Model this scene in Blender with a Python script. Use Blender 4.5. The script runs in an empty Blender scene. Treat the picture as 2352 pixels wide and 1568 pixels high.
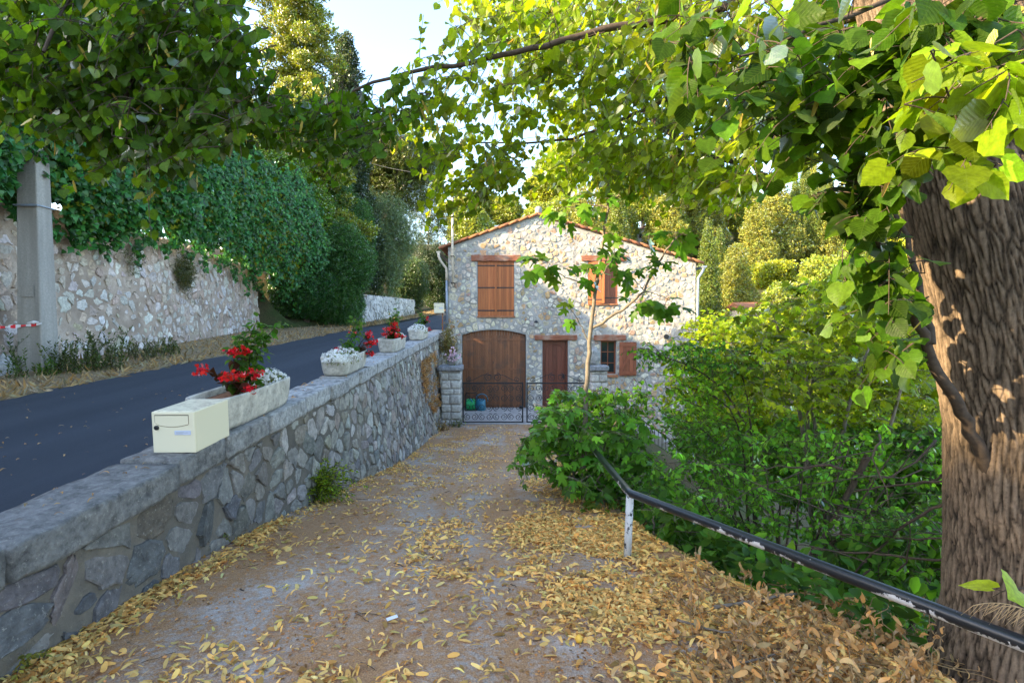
import bpy, math, random
import numpy as np
from mathutils import Vector, Matrix, noise

# ---------------------------------------------------------------- camera, world, sun
SC = bpy.context.scene
COL = SC.collection
EYE = 1.6
PITCH = math.radians(-1.66)
cam_d = bpy.data.cameras.new("camera"); cam_d.lens = 18.0; cam_d.sensor_width = 36.0
cam_d.clip_start = 0.05; cam_d.clip_end = 3000
cam = bpy.data.objects.new("camera", cam_d); COL.objects.link(cam)
cam.location = (0, 0, EYE); cam.rotation_euler = (math.radians(90) + PITCH, 0, 0)
SC.camera = cam

SUN_EL = math.radians(20); SUN_AZ = math.radians(251)      # azimuth clockwise from +Y
sd = Vector((math.sin(SUN_AZ) * math.cos(SUN_EL), math.cos(SUN_AZ) * math.cos(SUN_EL), math.sin(SUN_EL)))
wd = bpy.data.worlds.new("World"); SC.world = wd; wd.use_nodes = True
_nt = wd.node_tree; _nt.nodes.clear()
_o = _nt.nodes.new("ShaderNodeOutputWorld"); _b = _nt.nodes.new("ShaderNodeBackground"); _s = _nt.nodes.new("ShaderNodeTexSky")
_s.sky_type = 'NISHITA'; _s.sun_disc = False; _s.sun_elevation = SUN_EL; _s.sun_rotation = SUN_AZ
_s.air_density = 1.0; _s.dust_density = 1.0; _s.ozone_density = 0.8
_b.inputs['Strength'].default_value = 0.15
_nt.links.new(_s.outputs[0], _b.inputs[0]); _nt.links.new(_b.outputs[0], _o.inputs[0])
sl = bpy.data.lights.new("sun", 'SUN'); sl.energy = 3.6; sl.angle = math.radians(0.5); sl.color = (1.0, 0.78, 0.46)
so = bpy.data.objects.new("sun", sl); COL.objects.link(so)
so.rotation_euler = sd.to_track_quat('Z', 'Y').to_euler(); so.location = (-30, -12, 30)
SC.view_settings.view_transform = 'Standard'; SC.view_settings.look = 'None'
SC.view_settings.exposure = 2.58; SC.view_settings.gamma = 1.0
SC.cycles.max_bounces = 8; SC.cycles.diffuse_bounces = 4; SC.cycles.transmission_bounces = 6; SC.cycles.transparent_max_bounces = 4
SC.cycles.sample_clamp_indirect = 6.0

RNG = np.random.default_rng(7)
def W(px, py, d):
    """picture point (2352 px wide) at forward distance d -> world point"""
    cx = (px - 1176) / 1176.0; cy = (784 - py) / 1176.0
    fy = math.cos(PITCH) - cy * math.sin(PITCH); fz = math.sin(PITCH) + cy * math.cos(PITCH)
    return np.array([cx / fy * d, d, EYE + fz / fy * d])
def Wv(p): return Vector(W(*p))

# ---------------------------------------------------------------- ground levels
def g_drive(y): return np.interp(y, [-30, 2, 3.8, 5.9, 8.7, 10.3, 12, 14.5, 60], [0, 0, -.14, -.43, -.82, -1.02, -1.18, -1.3, -1.3])
def g_road(y): return np.maximum(y, 0) * .057
def wall_top(y): return .47 + .057 * y
def x_edge(y): return np.interp(y, [-30, 1, 2.5, 3.5, 4.5, 6, 9, 12, 14.5, 20, 30], [2.9, 2.5, 1.85, 1.4, 1.15, 1.15, 1.4, 1.9, 3.0, 3.4, 3.4])
def x_wall(y): return np.interp(y, [-30, 4, 10, 15.4, 24, 24.6, 30, 44, 90], [-10.2, -10.2, -10.4, -10.6, -11.8, -10.6, -9.1, -8.6, -10])
def bank_jump(y): return np.interp(y, [-30, 24, 24.6, 29.5, 30, 44, 46, 90], [3.0, 2.4, .2, .2, 1.3, 1.3, .2, .2])

# ---------------------------------------------------------------- scene helpers
def tag(o, label=None, cat=None, group=None, kind=None):
    if label: o['label'] = label
    if cat: o['category'] = cat
    if group: o['group'] = group
    if kind: o['kind'] = kind
    return o
def thing(name, label, cat, loc=(0, 0, 0), rotz=0, group=None):
    o = bpy.data.objects.new(name, None); COL.objects.link(o); o.empty_display_size = .2
    o.location = loc; o.rotation_euler = (0, 0, rotz)
    return tag(o, label, cat, group)
def put(o, parent):
    """parent a mesh given in world coordinates under an unrotated empty"""
    if parent is not None:
        o.parent = parent
        M = Matrix.LocRotScale(parent.location, parent.rotation_euler, parent.scale)
        o.matrix_parent_inverse = M.inverted()
    return o
class MB:
    def __init__(s): s.v = []; s.f = []; s.c = []
    def add(s, vs, fs, col=(1, 1, 1)):
        b = len(s.v); s.v.extend([tuple(p) for p in vs]); s.f.extend([tuple(i + b for i in f) for f in fs]); s.c.extend([col] * len(vs)); return s
    def box(s, x0, x1, y0, y1, z0, z1, col=(1, 1, 1)):
        vs = [(x0, y0, z0), (x1, y0, z0), (x1, y1, z0), (x0, y1, z0), (x0, y0, z1), (x1, y0, z1), (x1, y1, z1), (x0, y1, z1)]
        return s.add(vs, [(0, 3, 2, 1), (4, 5, 6, 7), (0, 1, 5, 4), (1, 2, 6, 5), (2, 3, 7, 6), (3, 0, 4, 7)], col)
    def obox(s, c, ax, ay, az, col=(1, 1, 1)):
        c, ax, ay, az = map(np.asarray, (c, ax, ay, az))
        vs = [c + i * ax + j * ay + k * az for k in (-1, 1) for (i, j) in ((-1, -1), (1, -1), (1, 1), (-1, 1))]
        return s.add(vs, [(0, 3, 2, 1), (4, 5, 6, 7), (0, 1, 5, 4), (1, 2, 6, 5), (2, 3, 7, 6), (3, 0, 4, 7)], col)
    def tube(s, pts, rad, n=8, col=(1, 1, 1), cap=True):
        pts = np.asarray(pts, float); m = len(pts); rad = np.broadcast_to(np.asarray(rad, float), (m,))
        t = np.gradient(pts, axis=0); t /= np.linalg.norm(t, axis=1)[:, None] + 1e-9
        up = np.array([0, 0, 1.]) if abs(t[0, 2]) < .9 else np.array([1., 0, 0])
        vs = []; a = np.linspace(0, 2 * math.pi, n, endpoint=False); x = None
        for i in range(m):
            x = np.cross(t[i], up) if x is None else x - t[i] * (x @ t[i])
            x /= np.linalg.norm(x) + 1e-9; y = np.cross(t[i], x)
            vs.append(pts[i] + rad[i] * (np.cos(a)[:, None] * x + np.sin(a)[:, None] * y))
        vs = np.concatenate(vs); fs = [(i * n + j, i * n + (j + 1) % n, (i + 1) * n + (j + 1) % n, (i + 1) * n + j) for i in range(m - 1) for j in range(n)]
        if cap: fs += [tuple(range(n - 1, -1, -1)), tuple((m - 1) * n + j for j in range(n))]
        return s.add(vs, fs, col)
    def lathe(s, prof, c=(0, 0, 0), n=24, col=(1, 1, 1)):
        m = len(prof); a = np.linspace(0, 2 * math.pi, n, endpoint=False)
        vs = [(c[0] + r * math.cos(t), c[1] + r * math.sin(t), c[2] + z) for r, z in prof for t in a]
        fs = [(i * n + j, i * n + (j + 1) % n, (i + 1) * n + (j + 1) % n, (i + 1) * n + j) for i in range(m - 1) for j in range(n)]
        return s.add(vs, fs, col)
    def build(s, name, m, parent=None, smooth=False, bevel=0):
        me = bpy.data.meshes.new(name); me.from_pydata(s.v, [], s.f)
        a = me.attributes.new("tint", 'FLOAT_COLOR', 'POINT')
        c = np.ones((len(s.v), 4), np.float32); c[:, :3] = np.array(s.c, np.float32).reshape(-1, 3); a.data.foreach_set("color", c.ravel())
        if smooth: me.polygons.foreach_set("use_smooth", np.ones(len(s.f), bool))
        me.materials.append(m); me.update()
        o = bpy.data.objects.new(name, me); COL.objects.link(o)
        if bevel:
            b = o.modifiers.new("bevel", 'BEVEL'); b.width = bevel; b.segments = 2; b.limit_method = 'ANGLE'; b.angle_limit = .6
        return put(o, parent)
def raw_mesh(name, V, F, tint, m, parent=None, smooth=False, lco=None):
    """V (n,3), F (k,c) same-size faces, tint (n,3)"""
    me = bpy.data.meshes.new(name); n, (k, c) = len(V), F.shape
    me.vertices.add(n); me.vertices.foreach_set("co", np.ascontiguousarray(V, np.float32).ravel())
    me.loops.add(k * c); me.loops.foreach_set("vertex_index", np.ascontiguousarray(F, np.int32).ravel())
    me.polygons.add(k); me.polygons.foreach_set("loop_start", np.arange(0, k * c, c, dtype=np.int32))
    if smooth: me.polygons.foreach_set("use_smooth", np.ones(k, bool))
    a = me.attributes.new("tint", 'FLOAT_COLOR', 'POINT'); cc = np.ones((n, 4), np.float32); cc[:, :3] = tint; a.data.foreach_set("color", cc.ravel())
    if lco is not None:
        a = me.attributes.new("lco", 'FLOAT_VECTOR', 'POINT'); a.data.foreach_set("vector", np.ascontiguousarray(lco, np.float32).ravel())
    me.update(calc_edges=True); me.validate()
    me.materials.append(m)
    o = bpy.data.objects.new(name, me); COL.objects.link(o)
    return put(o, parent)
def nrm(a): return a / (np.linalg.norm(a, axis=-1, keepdims=True) + 1e-9)
def frames(tip, nor):
    tip = nrm(tip); side = nrm(np.cross(tip, nor)); nor = np.cross(side, tip)
    return np.stack([side, tip, nor], axis=2)
def scatter(name, proto, pos, R, size, tint, m, parent=None, smooth=False, lco=False):
    PV, PF = proto; n = len(pos); k = len(PV)
    size = np.asarray(size, float); size = size.reshape(n, 1, 1) if size.ndim == 1 else size.reshape(n, 1, 3)
    V = np.einsum('nij,nkj->nki', R, PV[None] * size) + pos[:, None]
    F = (PF[None] + (np.arange(n) * k)[:, None, None]).reshape(-1, PF.shape[1])
    return raw_mesh(name, V.reshape(-1, 3), F, np.repeat(tint, k, axis=0), m, parent, smooth, np.tile(PV, (n, 1)) if lco else None)
def tints(n, base, var=.25, hue=.12, rng=RNG):
    base = np.asarray(base); v = 1 + var * rng.standard_normal((n, 1)); h = hue * rng.standard_normal((n, 1))
    return np.clip(base * np.clip(v, .4, 1.9) * np.concatenate([1 + h, np.ones((n, 1)), 1 - h], 1), .002, 1)

# ---------------------------------------------------------------- materials
class Mat:
    def __init__(s, name):
        s.m = bpy.data.materials.new(name); s.m.use_nodes = True; s.nt = s.m.node_tree; s.nt.nodes.clear()
        s.out = s.nt.nodes.new("ShaderNodeOutputMaterial")
    def n(s, typ, ins=None, **at):
        q = s.nt.nodes.new("ShaderNode" + typ)
        for k, v in at.items(): setattr(q, k, v)
        for k, v in (ins or {}).items():
            k2 = q.inputs[k]
            if hasattr(v, 'is_output'): s.nt.links.new(v, k2)
            else: k2.default_value = (tuple(v) + (1,)) if (k2.type == 'RGBA' and len(v) == 3) else v
        return q
    def co(s, sc=(1, 1, 1)):
        g = s.n("TexCoord"); return s.n("Mapping", {'Vector': g.outputs['Object'], 'Scale': sc}).outputs[0]
    def noise(s, scale, detail=6, rough=.6, co=None, dist=0):
        return s.n("TexNoise", {'Vector': co or s.co(), 'Scale': scale, 'Detail': detail, 'Roughness': rough, 'Distortion': dist}).outputs[0]
    def ramp(s, f, *st):
        r = s.n("ValToRGB", {0: f}); e = r.color_ramp.elements
        while len(e) < len(st): e.new(.5)
        for i, (p, c) in enumerate(st): e[i].position = p; e[i].color = tuple(c) + (1,) if len(c) == 3 else c
        return r.outputs[0]
    def framp(s, f, a, b, lo=0., hi=1.): return s.n("MapRange", {0: f, 1: a, 2: b, 3: lo, 4: hi}).outputs[0]
    def mix(s, f, a, b, mode='MIX'):
        q = s.n("Mix", data_type='RGBA', blend_type=mode)
        for k, v in ((0, f), (6, a), (7, b)):
            if hasattr(v, 'is_output'): s.nt.links.new(v, q.inputs[k])
            else: q.inputs[k].default_value = v if k == 0 else tuple(v) + (1,)
        return q.outputs[2]
    def math(s, op, a, b=0.):
        return s.n("Math", {0: a, 1: b}, operation=op).outputs[0]
    def tint(s): return s.n("Attribute", attribute_name="tint").outputs['Color']
    def bump(s, h, st=.5, d=.01, nor=None):
        i = {'Height': h, 'Strength': st, 'Distance': d}
        if nor is not None: i['Normal'] = nor
        return s.n("Bump", i).outputs[0]
    def surf(s, sock): s.nt.links.new(sock, s.out.inputs[0]); return s.m
    def pbr(s, col, rough=.8, nor=None, metal=0., spec=.3, coat=0.):
        i = {'Base Color': col, 'Roughness': rough, 'Metallic': metal, 'Specular IOR Level': spec, 'Coat Weight': coat}
        if nor is not None: i['Normal'] = nor
        return s.surf(s.n("BsdfPrincipled", i).outputs[0])

def leaf_mat(name, trans=.45, tcol=(1.9, 1.6, .6), gloss=.5, rough=.38, veins=False):
    s = Mat(name); c = s.tint(); nor = None
    if veins:
        l = s.n("SeparateXYZ", {0: s.n("Attribute", attribute_name="lco").outputs['Vector']})
        ax = s.math('ABSOLUTE', l.outputs[0]); v = s.math('SUBTRACT', l.outputs[1], s.math('MULTIPLY', ax, .75))
        w = s.math('ABSOLUTE', s.math('SUBTRACT', s.math('FRACT', s.math('MULTIPLY', v, 7.)), .5))
        vn = s.framp(w, 0, .13, 1, 0); mid = s.framp(ax, 0, .018, 1, 0); vv = s.math('MAXIMUM', vn, mid)
        spots = s.framp(s.noise(60, 3), .35, .65, .75, 1.15)
        c = s.mix(1., c, s.n("CombineXYZ", {0: spots, 1: spots, 2: spots}).outputs[0], 'MULTIPLY')
        c = s.mix(s.math('MULTIPLY', vv, .26), c, (.17, .24, .05)); nor = s.bump(s.math('ADD', w, s.noise(90, 2)), .3, .004)
    tc = s.mix(1., c, tcol, 'MULTIPLY')
    d = {'Color': c}; t = {'Color': tc}; g = {'Color': (1, 1, 1), 'Roughness': rough}
    if nor is not None: d['Normal'] = nor; g['Normal'] = nor
    a = s.n("MixShader", {0: trans, 1: s.n("BsdfDiffuse", d).outputs[0], 2: s.n("BsdfTranslucent", t).outputs[0]}).outputs[0]
    f = s.math('MULTIPLY', s.n("Fresnel", {'IOR': 1.4}).outputs[0], gloss)
    return s.surf(s.n("MixShader", {0: f, 1: a, 2: s.n("BsdfGlossy", g).outputs[0]}).outputs[0])

def stone_mat(name, sc=14, bump=.6, spots=(.05, .05, .05), spot_amt=.4, rough=.85):
    s = Mat(name); n1 = s.noise(sc, 8, .65); n2 = s.noise(sc * 2.6, 7, .8); n3 = s.noise(sc * .45, 6, .7)
    c = s.mix(1., s.tint(), s.ramp(n1, (.28, (.50, .50, .50)), (.72, (1.4, 1.38, 1.35))), 'MULTIPLY')
    c = s.mix(s.math('MULTIPLY', s.framp(n3, .5, .7), spot_amt), c, spots)
    c = s.mix(s.math('MULTIPLY', s.framp(n2, .57, .64), .42), c, (.50, .48, .44)); c = s.mix(s.math('MULTIPLY', s.framp(n2, .44, .36), .5), c, (.035, .035, .036))
    return s.pbr(c, rough, s.bump(n2, bump, .006, s.bump(n1, bump, .02)))
def mortar_mat(name, a, b, sc=10):
    s = Mat(name); n1 = s.noise(sc, 8, .7); n2 = s.noise(sc * 8, 4, .8); n3 = s.noise(sc * .12, 3)
    n4 = s.noise(sc * 1.7, 8, .8); c = s.mix(s.framp(n3, .35, .65), s.ramp(n1, (.3, a), (.7, b)), [x * .75 for x in a]); c = s.mix(s.framp(n4, .56, .66, 0, .5), c, [x * .55 for x in a]); c = s.mix(s.framp(n4, .42, .34, 0, .4), c, [min(.8, x * 1.35) for x in b])
    return s.pbr(c, .95, s.bump(n2, .7, .006, s.bump(n1, .6, .02)))
def wood_mat(name, a, b, axis=2, stain=None, rough=.55):
    s = Mat(name); sc = [38, 38, 38]; sc[axis] = 1.6
    g = s.noise(1, 8, .65, s.co(sc), .4); n = s.noise(2.5, 4)
    c = s.mix(1., s.ramp(g, (.25, a), (.75, b)), s.tint(), 'MULTIPLY')
    if stain: c = s.mix(s.framp(n, .48, .68, 0, .75), c, stain)
    return s.pbr(c, rough, s.bump(g, .25, .004), spec=.4)
def plain(name, col, rough=.6, metal=0., sc=8, var=.25, bump=.1, spec=.4):
    s = Mat(name); n = s.noise(sc, 6); k = s.ramp(n, (.3, [1 - var] * 3), (.7, [1 + var] * 3))
    return s.pbr(s.mix(1., s.mix(1., col, k, 'MULTIPLY'), s.tint(), 'MULTIPLY'), rough, s.bump(n, bump, .005), metal, spec)

M = {}
def mk():
    s = Mat("asphalt"); n = s.noise(140, 3, .8); n2 = s.noise(.9, 5); tr = s.noise(1, 4, .5, s.co((1.4, .03, 1)))
    c = s.ramp(n, (.3, (.014, .019, .030)), (.75, (.042, .050, .066)))
    c = s.mix(s.framp(n2, .4, .7, 0, .5), c, (.020, .025, .036)); c = s.mix(s.framp(tr, .42, .66, 0, .45), c, (.052, .060, .076))
    M['asphalt'] = s.pbr(c, .8, s.bump(n, .8, .01), spec=.35)
    s = Mat("drive_gravel"); n = s.noise(1.1, 7, .62); f = s.noise(120, 3, .8); st = s.noise(1, 5, .6, s.co((1.6, .35, 1))); m = s.noise(26, 5, .75)
    base = s.ramp(f, (.3, (.17, .155, .145)), (.52, (.36, .335, .31)), (.75, (.62, .59, .56)))
    deb = s.ramp(f, (.3, (.15, .075, .035)), (.7, (.56, .30, .13)))
    k = s.math('ADD', s.math('MULTIPLY', s.framp(st, .34, .6), .6), s.math('MULTIPLY', s.framp(m, .4, .62), .55))
    c = s.mix(s.math('MULTIPLY', s.framp(k, .06, .72), .95), base, deb)
    c = s.mix(s.framp(n, .56, .66, 0, .6), c, s.ramp(f, (.3, (.3, .3, .3)), (.7, (.64, .63, .63))))
    M['gravel'] = s.pbr(c, .92, s.bump(f, .7, .012, s.bump(m, .3, .02)))
    s = Mat("ground_soil"); n = s.noise(.35, 8, .65); f = s.noise(18, 6, .75)
    c = s.mix(s.framp(n, .42, .62), s.ramp(f, (.3, (.035, .026, .014)), (.7, (.12, .085, .042))), s.ramp(f, (.3, (.012, .028, .006)), (.7, (.055, .085, .016))))
    M['soil'] = s.pbr(c, .95, s.bump(f, .8, .05))
    s = Mat("verge_litter"); n = s.noise(2.2, 8, .7); f = s.noise(45, 5, .8)
    M['verge'] = s.pbr(s.mix(s.framp(n, .35, .65), s.ramp(f, (.3, (.14, .08, .045)), (.7, (.40, .27, .15))), s.ramp(f, (.3, (.16, .12, .07)), (.7, (.40, .33, .19)))), .95, s.bump(f, 1., .03))
    s = Mat("court_paving"); n = s.noise(5, 7); g = s.noise(1, 5, .6, s.co((.6, 7, 1)))
    M['paving'] = s.pbr(s.mix(s.framp(g, .4, .62, 0, .7), s.ramp(n, (.3, (.30, .28, .27)), (.7, (.50, .47, .45))), (.25, .235, .23)), .9, s.bump(g, .3, .02))
    M['stone_house'] = stone_mat("house_stone", 16, .7, (.16, .13, .10), .35)
    M['stone_grey'] = stone_mat("grey_stone", 13, .9, (.04, .042, .048), .55)
    M['stone_white'] = stone_mat("pale_stone", 12, .9, (.25, .2, .16), .4)
    M['coping'] = stone_mat("coping_stone", 17, 1.4, (.045, .045, .05), .8)
    M['mortar_house'] = mortar_mat("house_mortar", (.33, .32, .305), (.47, .45, .425), 12)
    M['mortar_grey'] = mortar_mat("brown_mortar", (.12, .108, .095), (.235, .20, .16), 9)
    M['mortar_pink'] = mortar_mat("earth_mortar", (.36, .28, .22), (.60, .50, .42), 9)
    M['trough'] = stone_mat("trough_concrete", 9, .5, (.16, .15, .13), .45)
    s = Mat("pole_concrete"); n = s.noise(30, 6, .7); g = s.noise(1, 5, .6, s.co((5, 5, .5)))
    M['pole'] = s.pbr(s.mix(s.framp(g, .4, .65, 0, .6), s.ramp(n, (.3, (.25, .235, .21)), (.7, (.38, .355, .32))), (.2, .185, .165)), .9, s.bump(n, .4, .008))
    M['shutter'] = wood_mat("varnished_wood", (.25, .066, .019), (.43, .145, .042), 2)
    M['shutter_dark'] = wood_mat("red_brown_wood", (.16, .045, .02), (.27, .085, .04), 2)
    M['garage'] = wood_mat("weathered_wood", (.10, .037, .016), (.25, .097, .04), 2, (.075, .045, .032))
    M['door'] = wood_mat("brown_painted_wood", (.115, .032, .018), (.165, .05, .028), 2, None, .45)
    M['lintel'] = wood_mat("old_beam_wood", (.12, .035, .018), (.34, .13, .07), 0, (.30, .22, .17), .8)
    M['tile'] = plain("terracotta_tile", (.30, .125, .06), .85, 0, 7, .45, .3)
    M['iron'] = plain("black_iron", (.018, .02, .025), .5, .3, 40, .3, .3)
    M['strap'] = plain("dark_strap_iron", (.04, .032, .03), .6, .2, 30, .3, .3)
    M['zinc'] = plain("grey_zinc", (.24, .28, .34), .5, .3, 10, .25)
    M['cream_pipe'] = plain("cream_pipe", (.52, .45, .35), .6, 0, 8, .25)
    s = Mat("flaking_rail_paint"); n = s.noise(9, 10, .72); n2 = s.noise(60, 4, .7); g = s.n("NewGeometry")
    nz = s.n("SeparateXYZ", {0: g.outputs['Normal']}).outputs
    side = s.framp(s.math('SUBTRACT', s.math('MULTIPLY', s.noise(2.2, 3), .5), s.math('MULTIPLY', nz[2], .13)), .2, .36, -.08, .08)
    k = s.framp(s.math('ADD', s.math('ADD', n, side), s.math('MULTIPLY', n2, .10)), .60, .615)
    rust = s.framp(n2, .66, .7, 0, .8)
    c = s.mix(k, (.012, .014, .018), s.mix(rust, (.48, .47, .47), (.22, .08, .03)))
    M['rail'] = s.pbr(c, s.framp(k, 0, 1, .3, .7), s.bump(k, .6, .002), spec=.5)
    s = Mat("flaking_post_paint"); n = s.noise(14, 10, .75); n2 = s.noise(60, 4, .7)
    k = s.framp(s.math('ADD', n, s.math('MULTIPLY', n2, .15)), .50, .53)
    c = s.mix(k, (.03, .03, .032), s.mix(s.framp(n2, .62, .68, 0, .9), (.48, .48, .48), (.20, .08, .035)))
    M['post'] = s.pbr(c, .6, s.bump(k, .6, .002))
    s = Mat("linden_bark"); n = s.noise(60, 8, .75); n3 = s.noise(1, 6, .7, s.co((60, 60, 14))); c0 = s.tint()
    c = s.mix(1., c0, s.ramp(n3, (.3, (.6, .6, .6)), (.72, (1.35, 1.32, 1.28))), 'MULTIPLY'); c = s.mix(1., c, s.ramp(n, (.3, (.75, .75, .75)), (.7, (1.2, 1.2, 1.2))), 'MULTIPLY')
    M['bark'] = s.pbr(c, .95, s.bump(n, .8, .006, s.bump(n3, .7, .012)))
    M['twig'] = plain("twig_bark", (.060, .042, .030), .9, 0, 30, .4, .5)
    M['twig_pale'] = plain("pale_bark", (.165, .138, .108), .85, 0, 22, .35, .4)
    M['leaf_linden'] = leaf_mat("linden_leaf", .58, (2.2, 1.9, .45), .18, .42, True)
    M['leaf_mid'] = leaf_mat("shrub_leaf", .55, (2.2, 1.9, .45), .18, .42)
    M['leaf_fig'] = leaf_mat("fig_leaf", .48, (2.0, 1.7, .5), .25, .4)
    M['leaf_ivy'] = leaf_mat("ivy_leaf", .25, (1.7, 1.5, .6), .6, .33)
    M['leaf_far'] = leaf_mat("tree_foliage", .35, (1.7, 1.5, .6), .2, .5)
    M['bract'] = leaf_mat("dry_bract", .3, (1.5, 1.2, .8), .15, .6)
    M['dry'] = leaf_mat("dry_weed", .25, (1.4, 1.1, .8), .1, .7)
    M['petal_red'] = leaf_mat("red_petal", .3, (1.3, .6, .6), .2, .5)
    M['petal_white'] = leaf_mat("white_petal", .3, (1, 1, 1), .15, .5)
    s = Mat("cream_paint"); n = s.noise(22, 8, .75); g = s.n("NewGeometry"); nz = s.n("SeparateXYZ", {0: g.outputs['Normal']}).outputs[2]
    dirt = s.math('MULTIPLY', s.framp(nz, .6, .9), s.framp(s.math('ADD', n, s.math('MULTIPLY', s.noise(4, 3), .4)), .62, .85, 0, .7))
    M['cream'] = s.pbr(s.mix(dirt, s.mix(1., s.tint(), (.68, .62, .46), 'MULTIPLY'), (.24, .17, .10)), .38, s.bump(s.noise(200, 2), .05, .002), spec=.4)
    M['black'] = plain("black_plastic", (.015, .015, .017), .4)
    M['white'] = plain("white_plastic", (.62, .64, .70), .5, 0, 8, .08)
    M['seam'] = plain("seam_shadow_paint", (.22, .17, .11), .8)
    M['grey_line'] = plain("faint_print", (.38, .40, .46), .6, 0, 8, .08)
    M['tape_red'] = plain("red_tape", (.62, .03, .04), .45, 0, 8, .15)
    M['tape_white'] = plain("white_tape", (.75, .72, .74), .45, 0, 8, .1)
    M['green_plastic'] = plain("green_plastic", (.02, .38, .12), .35, 0, 8, .1)
    M['blue_plastic'] = plain("blue_plastic", (.02, .14, .22), .4, 0, 8, .1)
    M['glass'] = plain("dark_window_glass", (.02, .026, .032), .08, 0, 3, .2, .0, .6)
    M['earth'] = plain("potting_soil", (.22, .10, .05), .95, 0, 40, .6, 1.)
    M['villa_wall'] = plain("villa_render", (.66, .60, .52), .9, 0, 4, .12)
    M['rock'] = stone_mat("weathered_rock", 9, 1.2, (.10, .10, .11), .6)
mk()

# ---------------------------------------------------------------- leaf prototypes (x across, y to the tip, z up)
def blade(rows, cols, widths, ys, curl=.25, fold=.12, wob=0.):
    V = []; 
    for j, (w, y) in enumerate(zip(widths, ys)):
        for i in range(cols):
            u = -1 + 2 * i / (cols - 1)
            yy = y[0] + (y[1] - y[0]) * abs(u) if isinstance(y, tuple) else y
            V.append((u * w * (1 + wob * (1 if j % 2 else -1) * (abs(u) > .9)), yy, -fold * 0 + fold * abs(u) * w * 1.2 - curl * (yy ** 2) - .25 * (abs(u) * w) ** 2))
    F = [(j * cols + i, j * cols + i + 1, (j + 1) * cols + i + 1, (j + 1) * cols + i) for j in range(rows - 1) for i in range(cols - 1)]
    return np.array(V), np.array(F)
LINDEN = blade(9, 5, [.20, .42, .53, .555, .52, .43, .30, .13, .012], [(0.04, -.13), (.08, .0), (.2, .15), (.33, .30), (.46, .46), (.60, .61), (.74, .75), (.87, .87), (1.0, 1.0)], .20, .20, .05)
LINDEN_S = blade(5, 3, [.24, .52, .50, .27, .02], [(0.02, -.1), (.18, .12), (.45, .45), (.74, .74), (1, 1)], .25, .22)
ELM = blade(4, 3, [.08, .30, .26, .01], [0, .3, .68, 1.], .2, .3)
SLIM = blade(3, 3, [.05, .2, .01], [0, .45, 1.], .2, .3)
BRACT = blade(5, 3, [.045, .085, .10, .085, .04], [0, .25, .5, .78, 1.], 0, .35)
def fan(outline, zf=.12):
    o = np.array(outline); k = len(o); c = np.array([[0, .32, 0]]); V = np.concatenate([c, np.c_[o, zf * -np.hypot(o[:, 0], o[:, 1] - .3) ** 2]])
    F = np.array([(0, 1 + i, 1 + (i + 1) % k) for i in range(k)]); return V, F
FIG = fan([(0, 0), (.12, -.06), (.27, .0), (.40, .10), (.34, .20), (.27, .27), (.42, .42), (.50, .58), (.40, .62), (.24, .54), (.15, .56), (.18, .75), (.12, .94), (0, 1.02)] + [(-x, y) for x, y in
      [(.12, .94), (.18, .75), (.15, .56), (.24, .54), (.40, .62), (.50, .58), (.42, .42), (.27, .27), (.34, .20), (.40, .10), (.27, .0), (.12, -.06)]], .35)
IVY = fan([(0, 0), (.28, -.08), (.5, .22), (.3, .42), (.24, .6), (0, 1), (-.24, .6), (-.3, .42), (-.5, .22), (-.28, -.08)], .3)
def tuft(n, seed, ln=.6, wd=.16, spread=.45):
    r = np.random.default_rng(seed); V = []; F = []
    for i in range(n):
        c = r.uniform(-spread, spread, 3); t = nrm(r.standard_normal(3) + np.array([0, .5, 0])); s = nrm(np.cross(t, r.standard_normal(3)))
        l = ln * r.uniform(.6, 1.2); b = len(V); V += [c - t * l * .5, c + s * wd, c + t * l * .5, c - s * wd]; F.append((b, b + 1, b + 2, b + 3))
    return np.array(V), np.array(F)
TUFT = tuft(6, 3); TUFT_N = tuft(8, 5, .9, .055, .4); TUFT_R = tuft(5, 8, .5, .2, .5)
# ---------------------------------------------------------------- ground, road, driveway
def grid_obj(name, X, Y, Z, m, kind='structure', smooth=True):
    r, c = X.shape; V = np.stack([X, Y, Z], -1).reshape(-1, 3)
    i = np.arange((r - 1) * c).reshape(r - 1, c)[:, :-1].ravel(); F = np.stack([i, i + 1, i + c + 1, i + c], 1)
    o = raw_mesh(name, V, F, np.ones((len(V), 3)), m, None, smooth); o['kind'] = kind; return o
def vnoise(x, y, sc, seed=0.):
    return np.array([noise.noise((a * sc, b * sc, seed)) for a, b in zip(x.ravel(), y.ravel())]).reshape(x.shape)
def hill(x, y):
    u = np.clip(y - 34, 0, None); h = -10 + 58 * (1 - np.exp(-(u / 110.) ** 1.3))
    return h
def fall(s): return np.where(s < 5, .62 * np.clip(s, 0, None), 3.1 + (s - 5) * .42)
def z_right(x, y):
    s = np.clip(x - x_edge(y), 0, None)
    n = np.maximum(g_drive(y) - fall(s), -10); k = np.clip((y - 30) / 12, 0, 1)
    return np.where(y > 30, np.maximum(n * (1 - k) + k * -10, hill(x, y)), n)
def z_left(x, y):
    s = np.clip(x_wall(y) - x, 0, None)
    b = g_road(y) + bank_jump(y) + np.where(s < 14, .30 * s, 4.2 + (s - 14) * .12)
    return np.where(y > 60, np.maximum(b, hill(x, y) - 4), b)
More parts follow.
